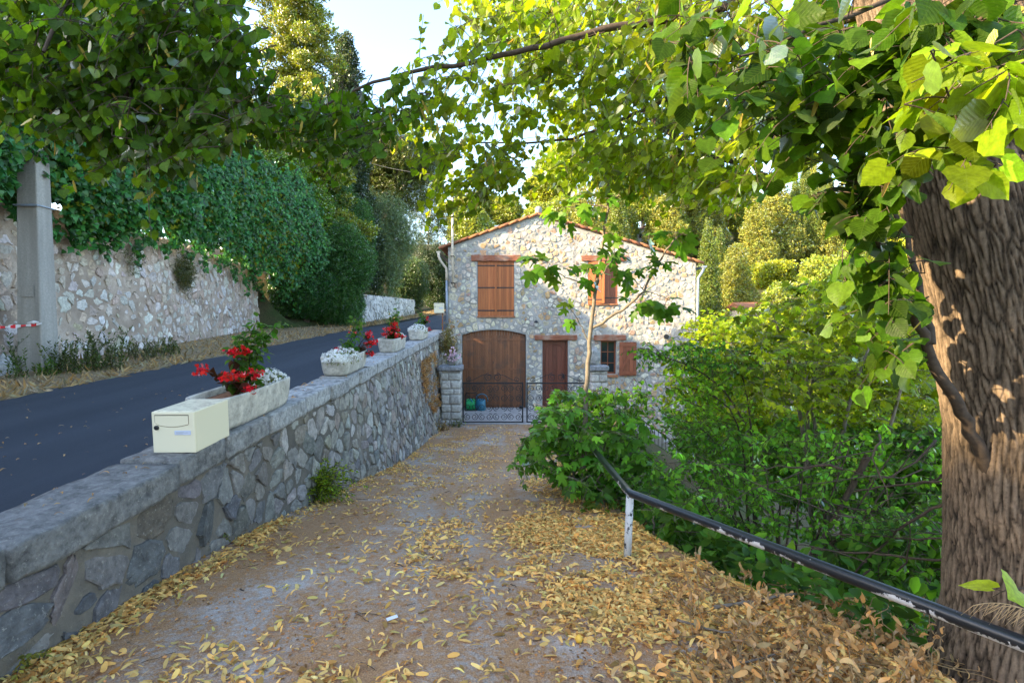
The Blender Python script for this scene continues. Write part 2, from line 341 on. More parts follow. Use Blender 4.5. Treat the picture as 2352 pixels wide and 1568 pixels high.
def terrain():
    ys = np.concatenate([np.arange(-30, -2, 2.), np.arange(-2, 16, .35), np.arange(16, 32, .7), np.arange(32, 60, 2), np.arange(60, 160, 5), np.arange(160, 460, 20)])
    xl = [-260, -120, -60, -35, -24, -18, -14, -11, -8, -6, -4.5, -3, -2, -1, -.5, -.28]
    rows = []
    for y in ys:
        xw, xe = float(x_wall(y)), float(x_edge(y)); R = []
        for q in xl: R.append((xw + q, y, float(z_left(np.array(xw + q), np.array(y)))))
        for q in (-.24, .02, .6, 1.2, 1.9): R.append((xw + q, y, float(g_road(y)) + (.10 if q > 0 and q < 1.2 else .0)))
        for q in (-8.0, -6.5, -5, -3.5, -2.6): R.append((max(q, xw + 2 + .1 * (q + 8)), y, float(g_road(y)) - .04))
        for q in (-2.52,): R.append((q, y, float(g_drive(y)) - .04))
        for q in np.linspace(-2.2, xe, 8): R.append((q, y, float(g_drive(y)) - .04 + (.04 if q > xe - .05 else 0)))
        for q in (.25, .5, .8, 1.2, 1.6, 2.1, 2.7, 3.4, 4.2, 5.2, 6.4, 8, 10, 13, 17, 22, 30, 40, 55, 75, 100, 140, 200, 300, 420): R.append((xe + q, y, float(z_right(np.array(xe + q), np.array(y)))))
        rows.append(R)
    A = np.array(rows); X, Y, Z = A[..., 0], A[..., 1], A[..., 2]
    nz = vnoise(X, Y, .5) * .10; nz[:, :15] *= 1.0; nz[:, 15:37] = 0; nz[:, 37:41] *= .4
    grid_obj("ground", X, Y, Z + nz, M['soil'])
terrain()
def z_hill(x, y): return float(z_right(np.array(float(x)), np.array(float(y))))
def sheet(name, x0, x1, ys, zf, m, nx=12, wob=0.):
    ys = np.asarray(ys, float); X = []; Y = []; Z = []
    for i in range(nx + 1):
        t = i / nx; xa, xb = x0(ys), x1(ys); X.append(xa + (xb - xa) * t); Y.append(ys); Z.append(zf(ys) + 0 * ys)
    X, Y, Z = np.array(X).T, np.array(Y).T, np.array(Z).T
    if wob: Z = Z + wob * vnoise(X, Y, 1.3, 4.)
    return grid_obj(name, X, Y, Z, m)
sheet("road", lambda y: np.maximum(-8.3, x_wall(y) + .9) + .12 * np.sin(y * .7), lambda y: 0 * y - 2.6, np.arange(-28, 150, 1.), lambda y: g_road(y) + .0, M['asphalt'], 10)
sheet("road_verge", lambda y: x_wall(y) + .02, lambda y: np.maximum(-8.3, x_wall(y) + .9) + .35 + .1 * np.sin(y * 1.9), np.arange(3, 80, .5), lambda y: g_road(y) + .0, M['verge'], 6)
o = bpy.data.objects["road_verge"]
for v in o.data.vertices:
    t = (v.co.x - float(x_wall(v.co.y))) / max(.4, max(-8.3, float(x_wall(v.co.y)) + .9) + .35 - float(x_wall(v.co.y)))
    v.co.z += .12 * (1 - t) + (.05 * noise.noise(v.co * 3) * (1 - t) * t * 4) - .012 * t + .012
sheet("driveway", lambda y: 0 * y - 2.42, lambda y: x_edge(y) + .02, np.arange(-6, 15.31, .2), g_drive, M['gravel'], 26, .012)
sheet("forecourt", lambda y: 0 * y - 2.3, lambda y: x_edge(y) + .25, np.arange(15.3, 18.4, .4), lambda y: g_drive(y) + .012, M['paving'], 8)
mb = MB(); mb.box(-1.6, 2.6, 15.1, 15.5, -1.45, -1.27); tag(mb.build("gate_threshold", M['paving'], None, bevel=.01), kind='structure')

# ---------------------------------------------------------------- stonework: one rounded stone per Voronoi cell
def clip(P, a, n):
    """keep the part of polygon P with (p-a).n <= 0"""
    d = (P - a) @ n; out = []
    for i in range(len(P)):
        j = (i + 1) % len(P)
        if d[i] <= 0: out.append(P[i])
        if (d[i] <= 0) != (d[j] <= 0): out.append(P[i] + (P[j] - P[i]) * (d[i] / (d[i] - d[j])))
    return np.array(out)
def stonework(name, seeds, cols, cuts, mapf, m, parent, gap=.02, h=(.02, .05), asp=1.0, rough=.12, tilt=.12, seed=1, skip=None, gv=.35):
    """seeds (n,2) in (u,v); cuts(center)->[(a,n)] half planes; mapf(U,Vv,H)->xyz"""
    r = np.random.default_rng(seed); S = seeds * np.array([1 / asp, 1.]); V = []; F = []; T = []; b = 0
    for i in range(len(S)):
        if skip is not None and skip(seeds[i]): continue
        d = np.sum((S - S[i]) ** 2, 1); nb = np.argsort(d)[1:22]; P = S[i] + np.array([(-1.2, -1.2), (1.2, -1.2), (1.2, 1.2), (-1.2, 1.2)])
        for j in nb:
            if d[j] > 4 * np.max(np.sum((P - S[i]) ** 2, 1)): break
            P = clip(P, (S[i] + S[j]) / 2, S[j] - S[i])
            if len(P) < 3: break
        if len(P) < 3: continue
        P = P * np.array([asp, 1.])
        for a, n in cuts(seeds[i]):
            P = clip(P, np.asarray(a, float), np.asarray(n, float))
            if len(P) < 3: break
        if len(P) < 3: continue
        c = P.mean(0); e = np.roll(P, -1, 0) - P; L = np.linalg.norm(e, axis=1)
        if L.sum() < .12: continue
        nn = np.stack([e[:, 1], -e[:, 0]], 1) / (L[:, None] + 1e-9); inr = np.min(np.abs(np.sum((P - c) * nn, 1)[L > .01])) if np.any(L > .01) else .01
        g = gap * math.exp(r.normal(0, gv)); s = max(.35, 1 - g / max(inr, .02)); P = c + (P - c) * s
        Q = []
        for k in range(len(P)):                                   # chamfered corners, then split long sides
            p, q = P[k], P[(k + 1) % len(P)]; Q += [p + (q - p) * .2, p + (q - p) * .5, p + (q - p) * .8]
        Q = np.array(Q); q0 = len(Q); sz = np.sqrt(max(1e-4, np.mean(np.sum((Q - c) ** 2, 1))))
        Q += r.normal(0, rough * sz * .35, Q.shape)
        hh = r.uniform(*h); tv = r.normal(0, tilt, 2)
        rings = [(1., -.02), (.97, hh * .55), (.84, hh), (.45, hh * 1.08)]; col = cols(r, seeds[i])
        for f, z in rings:
            R = c + (Q - c) * f; H = z + ((R - c) @ tv) * (z > 0) + (r.normal(0, .10 * hh, q0) if z > 0 else 0)
            V.append(mapf(R[:, 0], R[:, 1], H))
        V.append(mapf(c[:1], c[1:], np.array([hh * 1.05])))
        for k in range(3):
            for j in range(q0): F.append((b + k * q0 + j, b + k * q0 + (j + 1) % q0, b + (k + 1) * q0 + (j + 1) % q0, b + (k + 1) * q0 + j))
        for j in range(q0): F.append((b + 3 * q0 + j, b + 3 * q0 + (j + 1) % q0, b + 4 * q0, b + 4 * q0))
        T += [col] * (4 * q0 + 1); b += 4 * q0 + 1
    V = np.concatenate(V); me = bpy.data.meshes.new(name)
    me.from_pydata(V.tolist(), [], [f if f[2] != f[3] else f[:3] for f in F])
    a = me.attributes.new("tint", 'FLOAT_COLOR', 'POINT'); cc = np.ones((len(V), 4), np.float32); cc[:, :3] = np.clip(np.array(T), .01, .9); a.data.foreach_set("color", cc.ravel())
    me.materials.append(m); me.update(); o = bpy.data.objects.new(name, me); COL.objects.link(o)
    return put(o, parent)
def jit_seeds(u0, u1, v0, v1, du, dv, j=.42, seed=0, drop=.18):
    r = np.random.default_rng(seed); out = []; k = 0; v = v0
    while v < v1:
        u = u0 + (k % 2) * du / 2
        while u < u1:
            w = du * r.uniform(.7, 1.35)
            if r.random() > drop: out.append((u + r.uniform(-j, j) * du, v + r.uniform(-j, j) * dv))
            u += w
        v += dv; k += 1
    return np.array(out)
PAL_H = [((.52, .46, .37), 5), ((.58, .54, .46), 5), ((.46, .31, .17), 2), ((.50, .37, .23), 3), ((.42, .29, .22), 1.5), ((.40, .39, .37), 3), ((.62, .58, .50), 3)]
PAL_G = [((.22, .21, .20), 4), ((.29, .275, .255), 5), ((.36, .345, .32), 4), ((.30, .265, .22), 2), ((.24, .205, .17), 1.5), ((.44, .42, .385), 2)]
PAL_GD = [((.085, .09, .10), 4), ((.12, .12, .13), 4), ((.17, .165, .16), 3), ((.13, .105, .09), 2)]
PAL_P = [((.60, .55, .51), 5), ((.55, .46, .39), 4), ((.68, .65, .63), 3), ((.50, .40, .32), 3), ((.56, .52, .49), 3)]
def pal(P):
    w = np.array([x[1] for x in P], float); w /= w.sum(); C = np.array([x[0] for x in P])
    return lambda r, s=None: .92 * C[r.choice(len(C), p=w)] * r.uniform(.85, 1.15) * (1 + r.normal(0, .03, 3))

# ---- the parapet wall along the driveway
def wall_face(u, z):                                              # x of the front face: near vertical, far battered
    zb = g_drive(u); zt = wall_top(u); bat = np.interp(u, [0, 5, 9, 18], [.02, .03, .26, .30])
    return -2.36 + bat * np.clip((zt - z) / (zt - zb), 0, 1.1)
wall = thing("parapet_wall", "long grey stone parapet wall with coping slabs between the driveway and the road", "wall", (-2.4, 8, 0))
sd_ = np.concatenate([q[(q[:, 0] < 4.6) if k == 0 else (q[:, 0] >= 4.6)] for k, q in enumerate((jit_seeds(-3, 5.5, -1.6, -.15, .215, .145, .5, 11, .22), jit_seeds(3.5, 18.2, -2.9, -.14, .25, .15, .26, 12, .12)))])
sd_[:, 1] += wall_top(sd_[:, 0]); sd_ = sd_[(sd_[:, 1] > g_drive(sd_[:, 0]) - .15)]
pg, pgd = pal(PAL_G), pal(PAL_GD)
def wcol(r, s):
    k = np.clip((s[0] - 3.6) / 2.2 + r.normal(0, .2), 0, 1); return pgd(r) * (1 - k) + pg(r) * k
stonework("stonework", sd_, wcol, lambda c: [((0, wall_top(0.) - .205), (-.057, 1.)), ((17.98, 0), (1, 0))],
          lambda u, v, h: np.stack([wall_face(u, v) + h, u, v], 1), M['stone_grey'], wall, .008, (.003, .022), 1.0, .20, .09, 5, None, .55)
mb = MB(); ys = np.linspace(-4, 18.0, 60)
for i in range(len(ys) - 1):
    a, c = ys[i], ys[i + 1]; n = 6
    for k in range(n):
        q = []
        for y, t in ((a, k / n), (c, k / n), (c, (k + 1) / n), (a, (k + 1) / n)):
            zb, zt = float(g_drive(y)) - .1, float(wall_top(y)) - .17; z = zb + (zt - zb) * t; q.append((float(wall_face(np.array(y), np.array(z))), y, z))
        mb.add(q, [(0, 1, 2, 3)])
    mb.add([(-2.72, a, g_road(a) - .1), (-2.72, c, g_road(c) - .1), (-2.72, c, wall_top(c) - .17), (-2.72, a, wall_top(a) - .17)], [(0, 3, 2, 1)])
mb.build("mortar_core", M['mortar_grey'], wall)
def rough_block(mb, c, hx, hy, hz, slope, col, seed, amp=.012, n=6, rnd=.028):
    """a worn block: subdivided box with rounded, noisy edges; y axis follows the slope"""
    r = np.random.default_rng(seed); a = np.linspace(-1, 1, n + 1); k = max(n, int(hy / hz) * 3); ay = np.linspace(-1, 1, k + 1); V = []; idx = {}; F = []
    def vid(i, j, l):
        if (i, j, l) not in idx:
            p = np.array([a[i] * hx, ay[j] * hy, a[l] * hz]); q = np.clip(p, [-hx + rnd, -hy + rnd, -hz + rnd], [hx - rnd, hy - rnd, hz - rnd])
            dd = p - q; L = np.linalg.norm(dd); p = q + dd / L * min(L, rnd) if L > 1e-6 else p
            nv = noise.noise_vector(Vector(p * 5 + seed * 3.1)) * amp + noise.noise_vector(Vector(p * 18 + seed)) * amp * .5; p = p + np.array(nv)
            idx[(i, j, l)] = len(V); V.append((c[0] + p[0], c[1] + p[1], c[2] + p[2] + slope * p[1]))
        return idx[(i, j, l)]
    for i in range(n):
        for j in range(k):
            F += [(vid(i, j, n), vid(i + 1, j, n), vid(i + 1, j + 1, n), vid(i, j + 1, n)), (vid(i, j, 0), vid(i, j + 1, 0), vid(i + 1, j + 1, 0), vid(i + 1, j, 0))]
    for j in range(k):
        for l in range(n):
            F += [(vid(n, j, l), vid(n, j + 1, l), vid(n, j + 1, l + 1), vid(n, j, l + 1)), (vid(0, j, l), vid(0, j, l + 1), vid(0, j + 1, l + 1), vid(0, j + 1, l))]
    for i in range(n):
        for l in range(n):
            F += [(vid(i, 0, l), vid(i + 1, 0, l), vid(i + 1, 0, l + 1), vid(i, 0, l + 1)), (vid(i, k, l), vid(i, k, l + 1), vid(i + 1, k, l + 1), vid(i + 1, k, l))]
    mb.add(V, F, col)
mb = MB(); r = np.random.default_rng(3); y = -3.0
while y < 17.9:
    L = r.uniform(.8, 1.5) if y < 3 else r.uniform(.4, .95); L = min(L, 17.96 - y); cy = y + L / 2
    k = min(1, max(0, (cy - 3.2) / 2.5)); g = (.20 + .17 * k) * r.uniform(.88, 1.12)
    rough_block(mb, (-2.52 + r.uniform(-.012, .012), cy, wall_top(cy) - .095 + r.uniform(-.01, .01)), .215 + r.uniform(-.012, .012), L / 2 - .012, .095, .057, (g, g * .995, g * 1.0), int(y * 100) % 997, .014, 8, .013)
    y += L
    if L < .15: break
mb.build("coping", M['coping'], wall, True)

# ---- retaining wall across the road
def along(pts):
    P = np.array(pts, float); s = np.concatenate([[0], np.cumsum(np.hypot(*np.diff(P, axis=0).T))])
    return lambda u: (np.interp(u, s, P[:, 0]), np.interp(u, s, P[:, 1])), s[-1]
wl, wlen = along([(float(x_wall(y)), y) for y in np.arange(2, 24.01, .5)])
rw = thing("retaining_wall", "tall rubble retaining wall of pale stones under the ivy across the road", "wall", (-10.5, 12, .6))
def rwf(u, v, h):
    x, y = wl(u); return np.stack([x + h + .0 * v - .04 * np.clip(v - g_road(y), 0, 5), y, v], 1)
sd_ = jit_seeds(0, wlen, .0, 4.6, .25, .19, .52, 21, .36); pp = pal(PAL_P)
stonework("stonework", sd_, lambda r, s: pp(r), lambda c: [((wlen, 0), (1, 0)), ((0, 4.55), (.012, 1))], rwf, M['stone_white'], rw, .026, (.002, .03), 1.0, .34, .13, 8, None, .7)
mb = MB(); us = np.linspace(0, wlen, 50)
for a, c in zip(us[:-1], us[1:]):
    for k in range(8):
        q = []
        for u, t in ((a, k / 8), (c, k / 8), (c, (k + 1) / 8), (a, (k + 1) / 8)):
            x, y = wl(u); z = g_road(y) - .1 + t * (4.55 - .012 * u - g_road(y)); q.append(tuple(rwf(np.array([u]), np.array([z]), np.array([.006 * noise.noise((u, z, 0))]))[0]))
        mb.add(q, [(0, 1, 2, 3)])
x, y = wl(wlen); mb.box(x - .6, x - .19, y - .3, y + .02, g_road(y) - .1, 3.95)
mb.build("mortar", M['mortar_pink'], rw)


# far white garden wall
fw, flen = along([(-8.75, 30), (-8.62, 36), (-8.35, 44)])
fo = thing("garden_wall", "low whitish stone wall beside the far bend of the road", "wall", (-8.7, 36, 1.9))
def fwf(u, v, h): x, y = fw(u); return np.stack([x + h, y, v], 1)
sd_ = jit_seeds(0, flen, 1.4, 4.4, .42, .34, .45, 31, .2)
stonework("stonework", sd_, lambda r, s: np.array([.56, .54, .52]) * r.uniform(.8, 1.1), lambda c: [((0, 3.5), (-.03, 1)), ((flen, 0), (1, 0)), ((0, 0), (-1, 0))], fwf, M['stone_white'], fo, .02, (.01, .04), 1., .2, .1, 9)
mb = MB(); mb.add([(-8.77, 30, 1.4), (-8.64, 36, 1.7), (-8.37, 44, 2.2), (-8.37, 44, 3.9), (-8.64, 36, 3.68), (-8.77, 30, 3.48)], [(0, 1, 4, 5), (1, 2, 3, 4)])
mb.add([(-8.77, 30, 1.4), (-8.77, 30, 3.48), (-9.3, 30, 3.48), (-9.3, 30, 1.4)], [(0, 1, 2, 3)])
mb.build("mortar", M['mortar_house'], fo)

# ---------------------------------------------------------------- the house
HY = 18.2
def hx(px): return W(px, 750, HY)[0]
def hz(py): return W(1300, py, HY)[2]
XL, XR, XP = hx(1030), hx(1597), hx(1235)
ZP, ZLE, ZRE = hz(493), hz(566), hz(600)
def roof(x): return np.interp(x, [XL - .4, XL, XP, XR, XR + .3], [ZLE - .11, ZLE, ZP, ZRE, ZRE - .1])
house = thing("stone_house", "two storey rubble stone house with brown shutters and terracotta roof edge", "house", (2, HY, -1.3))
class Op: pass
def opening(x0, x1, y0, y1):
    o = Op(); o.x0, o.x1, o.z1, o.z0 = hx(x0), hx(x1), hz(y0), hz(y1); return o
WL, WR = opening(1097, 1181, 599, 726), opening(1350, 1418, 600, 697)
GA, DO, WS = opening(1061, 1208, 757, 932), opening(1246, 1305, 781, 937), opening(1380, 1416, 782, 859)
GA.z0 = DO.z0 = -1.3
OPS = [WL, WR, GA, DO, WS]
zs = hz(769); gw = GA.x1 - GA.x0; rise = GA.z1 - zs; AR = (gw * gw / 4 + rise * rise) / (2 * rise); AC = np.array([(GA.x0 + GA.x1) / 2, GA.z1 - AR])
ZB = -4.2
def hcuts(c):
    out = [((XP, ZP - .09), (-(ZP - ZLE) / (XP - XL), 1.)), ((XP, ZP - .09), ((ZP - ZRE) / (XR - XP), 1.)), ((XL, 0), (-1, 0)), ((XR, 0), (1, 0))]
    for o in OPS:
        if o is GA and c[1] > zs and GA.x0 - .25 < c[0] < GA.x1 + .25:
            d = (c - AC) / np.linalg.norm(c - AC); out.append((AC + d * AR, -d)); continue
        cand = [(o.x0 - c[0], (o.x0, 0), (1, 0)), (c[0] - o.x1, (o.x1, 0), (-1, 0)), (o.z0 - c[1], (0, o.z0), (0, 1)), (c[1] - o.z1, (0, o.z1), (0, -1))]
        s, a, n = max(cand, key=lambda t: t[0]); out.append((a, n))
    return out
def in_op(c):
    for o in OPS:
        if o.x0 < c[0] < o.x1 and o.z0 < c[1] < o.z1:
            if o is GA and np.linalg.norm(c - AC) > AR: continue
            return True
    return c[1] > roof(c[0]) - .1
sd_ = jit_seeds(XL, XR + .2, ZB, ZP, .185, .112, .55, 41, .34)
ext = []; r = np.random.default_rng(5)
for o in (WL, WR, DO, WS):
    z = max(o.z0, -1.3) + .1
    while z < o.z1:
        ext += [(o.x0 - r.uniform(.09, .16), z), (o.x1 + r.uniform(.09, .16), z)]; z += r.uniform(.17, .28)
z = ZB
while z < ZLE: ext.append((XL + .2, z)); z += r.uniform(.2, .34)
z = ZB
while z < ZRE: ext.append((XR - .22, z)); z += r.uniform(.2, .34)
vous = []
for t in np.linspace(-.52, .52, 13): p = AC + (AR + .17) * np.array([math.sin(t * 1.1 * gw / 2 / AR / .5), math.cos(t * 1.1 * gw / 2 / AR / .5)]); vous.append(p)
ext += [tuple(p) for p in vous]; ext = np.array(ext)
keep = np.array([np.min(np.hypot(*(ext - s).T)) > .11 for s in sd_]); sd_ = np.concatenate([sd_[keep], ext]); nx0 = len(sd_) - len(ext)
ph = pal(PAL_H); exts = {tuple(np.round(e, 5)) for e in ext}
def hcol(r, s): return (np.array([.60, .56, .48]) * r.uniform(.8, 1.08) * np.array([1, r.uniform(.94, 1), r.uniform(.82, 1)])) if tuple(np.round(s, 5)) in exts else ph(r)
stonework("stonework", sd_, hcol, hcuts, lambda u, v, h: np.stack([u, HY - h, v], 1), M['stone_house'], house, .017, (.004, .026), 1., .26, .13, 12, in_op, .6)
# mortar face with the openings left out
mb = MB(); xs = sorted({XL, XR, XP} | {o.x0 for o in OPS} | {o.x1 for o in OPS} | set(np.linspace(XL, XR, 12)))
for xa, xb in zip(xs[:-1], xs[1:]):
    xm = (xa + xb) / 2; iv = sorted([(o.z0, o.z1) for o in OPS if o.x0 < xm < o.x1]); z = ZB; segs = []
    for a, b in iv:
        if a > z: segs.append((z, a))
        z = max(z, b)
    for a, b in segs: mb.add([(xa, HY, a), (xb, HY, a), (xb, HY, b), (xa, HY, b)], [(0, 1, 2, 3)])
    mb.add([(xa, HY, z), (xb, HY, z), (xb, HY, float(roof(xb)) - .02), (xa, HY, float(roof(xa)) - .02)], [(0, 1, 2, 3)])
ang = np.linspace(-math.asin(gw / 2 / AR), math.asin(gw / 2 / AR), 17); ap = [AC + AR * np.array([math.sin(t), math.cos(t)]) for t in ang]
for p, q in zip(ap[:-1], ap[1:]): mb.add([(p[0], HY, p[1]), (q[0], HY, q[1]), (q[0], HY, GA.z1 + .001), (p[0], HY, GA.z1 + .001)], [(0, 1, 2, 3)])
for p, q in zip(ap[:-1], ap[1:]): mb.add([(p[0], HY, p[1]), (q[0], HY, q[1]), (q[0], HY + .3, q[1]), (p[0], HY + .3, p[1])], [(0, 3, 2, 1)])
for o in OPS:
    zt = zs if o is GA else o.z1; D = .3
    mb.add([(o.x0, HY, o.z0), (o.x0, HY + D, o.z0), (o.x0, HY + D, zt), (o.x0, HY, zt)], [(0, 1, 2, 3)]); mb.add([(o.x1, HY, o.z0), (o.x1, HY + D, o.z0), (o.x1, HY + D, zt), (o.x1, HY, zt)], [(0, 3, 2, 1)])
    if o is not GA: mb.add([(o.x0, HY, zt), (o.x1, HY, zt), (o.x1, HY + D, zt), (o.x0, HY + D, zt)], [(0, 3, 2, 1)])
    mb.add([(o.x0, HY, o.z0), (o.x1, HY, o.z0), (o.x1, HY + D, o.z0), (o.x0, HY + D, o.z0)], [(0, 1, 2, 3)])
BK = HY + 9
mb.add([(XL, HY, ZB), (XL, BK, ZB), (XL, BK, ZLE), (XL, HY, ZLE)], [(0, 3, 2, 1)]); mb.add([(XR, HY, ZB), (XR, BK, ZB), (XR, BK, ZRE), (XR, HY, ZRE)], [(0, 1, 2, 3)])
mb.add([(XL, BK, ZB), (XR, BK, ZB), (XR, BK, ZRE), (XP, BK, ZP), (XL, BK, ZLE)], [(0, 1, 2, 3, 4)])
mb.build("wall", M['mortar_house'], house)
# roof: corrugated canal tile slopes and a row of verge tiles
def slope(mb, xa, za, xb, zb):
    n = 56; mlen = math.hypot(xb - xa, zb - za); ys = np.linspace(HY - .10, BK + .1, n * 4 + 1); hh = .035 * np.abs(np.sin(np.linspace(0, n * math.pi, n * 4 + 1)))
    V = []
    for k in range(14):
        t = k / 13; st = .018 * (k % 2)
        for y, h in zip(ys, hh): V.append((xa + (xb - xa) * t, y, za + (zb - za) * t + .03 + h + st))
    c = len(ys); F = [(k * c + i, k * c + i + 1, (k + 1) * c + i + 1, (k + 1) * c + i) for k in range(13) for i in range(c - 1)]
    mb.add(V, F)
rf = MB(); slope(rf, XL - .30, ZLE - .10, XP, ZP); slope(rf, XP, ZP, XR + .22, ZRE - .08)
RF = rf.build("roof", M['tile'], house, True)
mb = MB(); r = np.random.default_rng(2)
for (xa, za, xb, zb) in ((XL - .32, ZLE - .10, XP + .02, ZP + .0), (XR + .24, ZRE - .09, XP - .02, ZP + .0)):
    L = math.hypot(xb - xa, zb - za); n = int(L / .36); d = np.array([(xb - xa) / L, 0, (zb - za) / L])
    for k in range(n):
        p = np.array([xa, HY - .09, za]) + d * L * k / n; q = p + d * (L / n + .06); o = np.array([0, 0, .028])
        c = np.array([1, 1, 1]) * r.uniform(.72, 1.3) * np.array([1, r.uniform(.92, 1.06), r.uniform(.85, 1.05)]); mb.tube([p + o * .6, p * .5 + q * .5 + o, q + o * 1.5], [.052, .05, .045], 10, tuple(c))
mb.build("verge_tiles", M['tile'], RF, True)
mb = MB(); mb.lathe([(0, .16), (.07, .15), (.12, .08), (.12, 0), (.10, -.08)], (XP + .02, HY - .05, ZP + .12), 12); mb.tube([(XP, HY - .1, ZP + .06), (XP, BK, ZP + .06)], .11, 8)
mb.build("ridge_tile", M['mortar_house'], RF, True)
# lintels, sills
for (a, b, c, d) in ((1083, 1196, 586, 600), (1335, 1437, 587, 600), (1228, 1325, 769, 781), (1364, 1437, 769, 782)):
    mb = MB(); rough_block(mb, ((hx(a) + hx(b)) / 2, 0, 0), (hx(b) - hx(a)) / 2, .1, (hz(c) - hz(d)) / 2, 0, (1, 1, 1), a, .02, 8, .02)
    mb.v = [(x, y + HY + .02, z + (hz(c) + hz(d)) / 2) for x, y, z in mb.v]; mb.build("lintel", M['lintel'], house)
for (a, b, c, d) in ((1096, 1183, 725.5, 729), (1350, 1419, 697, 701), (1378, 1420, 860, 866)):
    mb = MB(); mb.box(hx(a), hx(b), HY - .07, HY + .25, hz(d), hz(c) - .004); mb.build("sill", M['tile'], house, bevel=.01)
# plank helpers
def planks(x0, x1, z0, z1, y, n, top=None, t=.025, gap=.006, r=np.random.default_rng(6)):
    mb = MB(); w = (x1 - x0) / n
    for i in range(n):
        a, b = x0 + i * w + gap / 2, x0 + (i + 1) * w - gap / 2; c = np.ones(3) * r.uniform(.78, 1.2)
        za, zb = (top(a), top(b)) if top else (z1, z1); vs = [(a, y, z0), (b, y, z0), (b, y + t, z0), (a, y + t, z0), (a, y, za), (b, y, zb), (b, y + t, zb), (a, y + t, za)]
        mb.add(vs, [(0, 3, 2, 1), (4, 5, 6, 7), (0, 1, 5, 4), (1, 2, 6, 5), (2, 3, 7, 6), (3, 0, 4, 7)], tuple(c))
    mb.box(x0 + .01, x1 - .01, y + t + .002, y + t + .012, z0 + .01, (z1 if not top else min(top(x0), top(x1))) - .01, (.25, .25, .25))
    return mb
def straps(x0, x1, zl, y, parent, h=.022):
    for z in zl:
        mb = MB(); mb.box(x0, x1, y - .012, y - .001, z - h, z + h); mb.build("strap_hinge", M['strap'], parent, bevel=.003)
xm = (WL.x0 + WL.x1) / 2
for k, (a, b) in enumerate(((WL.x0 + .008, xm - .004), (xm + .004, WL.x1 - .008))):
    p = planks(a, b, WL.z0 + .01, WL.z1 - .01, HY + .02, 7).build("shutter", M['shutter'], house)
    straps(a - .035 if k == 0 else a + .03, b - .03 if k == 0 else b + .035, [hz(610), hz(660.5), hz(713)], HY + .02, p)
mb = MB(); mb.box(xm - .028, xm + .028, HY - .022, HY + .006, WL.z0 + .02, WL.z1 - .01); mb.build("cover_strip", M['shutter'], house, bevel=.004)
# upper right window: the leaf towards the ridge swung ajar into the sun, the other flat, its shade put in as darker wood
xr = hx(1387)
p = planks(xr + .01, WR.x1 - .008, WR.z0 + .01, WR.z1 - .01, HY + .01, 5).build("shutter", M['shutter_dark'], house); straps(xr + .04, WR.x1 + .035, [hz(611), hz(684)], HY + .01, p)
p = planks(0, xr - WR.x0, 0, WR.z1 - WR.z0 - .02, 0, 5).build("shutter", M['shutter'], house); p['label'] = "orange sunlit shutter leaf standing ajar"
p.location = Vector((WR.x0 + .01, HY - .0, WR.z0 + .01)); p.rotation_euler = (0, 0, math.radians(-14))
mb = MB()
for z in (.13, 1.36): mb = MB(); mb.box(-.02, .47, -.013, -.001, z - .02, z + .02); s_ = mb.build("strap_hinge", M['strap']); s_.parent = p
mb = MB(); mb.box(WR.x0, WR.x1, HY + .2, HY + .22, WR.z0, WR.z1); mb.build("window", M['glass'], house)
# garage door
xm = (GA.x0 + GA.x1) / 2
top = lambda x: AC[1] + math.sqrt(max(0, AR * AR - (x - AC[0]) ** 2)) - .008
for k, (a, b) in enumerate(((GA.x0 + .01, xm - .003), (xm + .003, GA.x1 - .01))):
    p = planks(a, b, GA.z0 + .012, GA.z1, HY + .10, 12, top, .03, .007).build("garage_door", M['garage'], house)
    e = (a + .01, b - .1) if k == 0 else (a + .1, b - .01); straps(*e, [hz(780), hz(848)], HY + .10, p, .04)
    for c in p.children: c.data.materials[0] = M['garage']
    if k == 0:
        mb = MB(); mb.tube([(xm - .03, HY + .07, .28), (xm - .03, HY + .06, .36)], .012, 6); mb.build("handle", M['strap'], p)
mb = MB(); mb.box(xm - .035, xm + .03, HY + .078, HY + .098, GA.z0 + .012, GA.z1 - .03); mb.build("cover_strip", M['garage'], house)
# entrance door: frame with arched moulding over four planks
fr = MB(); fr.box(DO.x0, DO.x0 + .07, HY + .13, HY + .2, DO.z0, DO.z1); fr.box(DO.x1 - .07, DO.x1, HY + .13, HY + .2, DO.z0, DO.z1); fr.box(DO.x0 + .07, DO.x1 - .07, HY + .13, HY + .2, DO.z1 - .07, DO.z1)
fr.build("door_frame", M['door'], house, bevel=.005)
dp = planks(DO.x0 + .075, DO.x1 - .075, DO.z0 + .01, DO.z1 - .075, HY + .16, 5, None, .03, .008).build("door", M['door'], house)
mb = MB(); xc = (DO.x0 + DO.x1) / 2; w = (DO.x1 - DO.x0) / 2 - .13
mb.tube([(xc - w, HY + .155, DO.z0 + .1), (xc - w, HY + .155, DO.z1 - .38)] + [(xc - w * math.cos(t), HY + .155, DO.z1 - .38 + .2 * math.sin(t)) for t in np.linspace(.15, math.pi - .15, 12)] + [(xc + w, HY + .155, DO.z1 - .38), (xc + w, HY + .155, DO.z0 + .1)], .013, 6)
mb.box(xc - w, xc + w, HY + .145, HY + .165, DO.z0 + .62, DO.z0 + .66); mb.build("moulding", M['door'], dp)
mb = MB(); mb.lathe([(0, 0), (.02, .0), (.02, .02), (0, .02)], (xc, HY + .14, .52), 10); mb.build("door_knob", M['iron'], dp); mb = MB(); mb.box(xc + w - .05, xc + w + .0, HY + .12, HY + .155, -.25, -.1); mb.build("handle", M['iron'], dp)
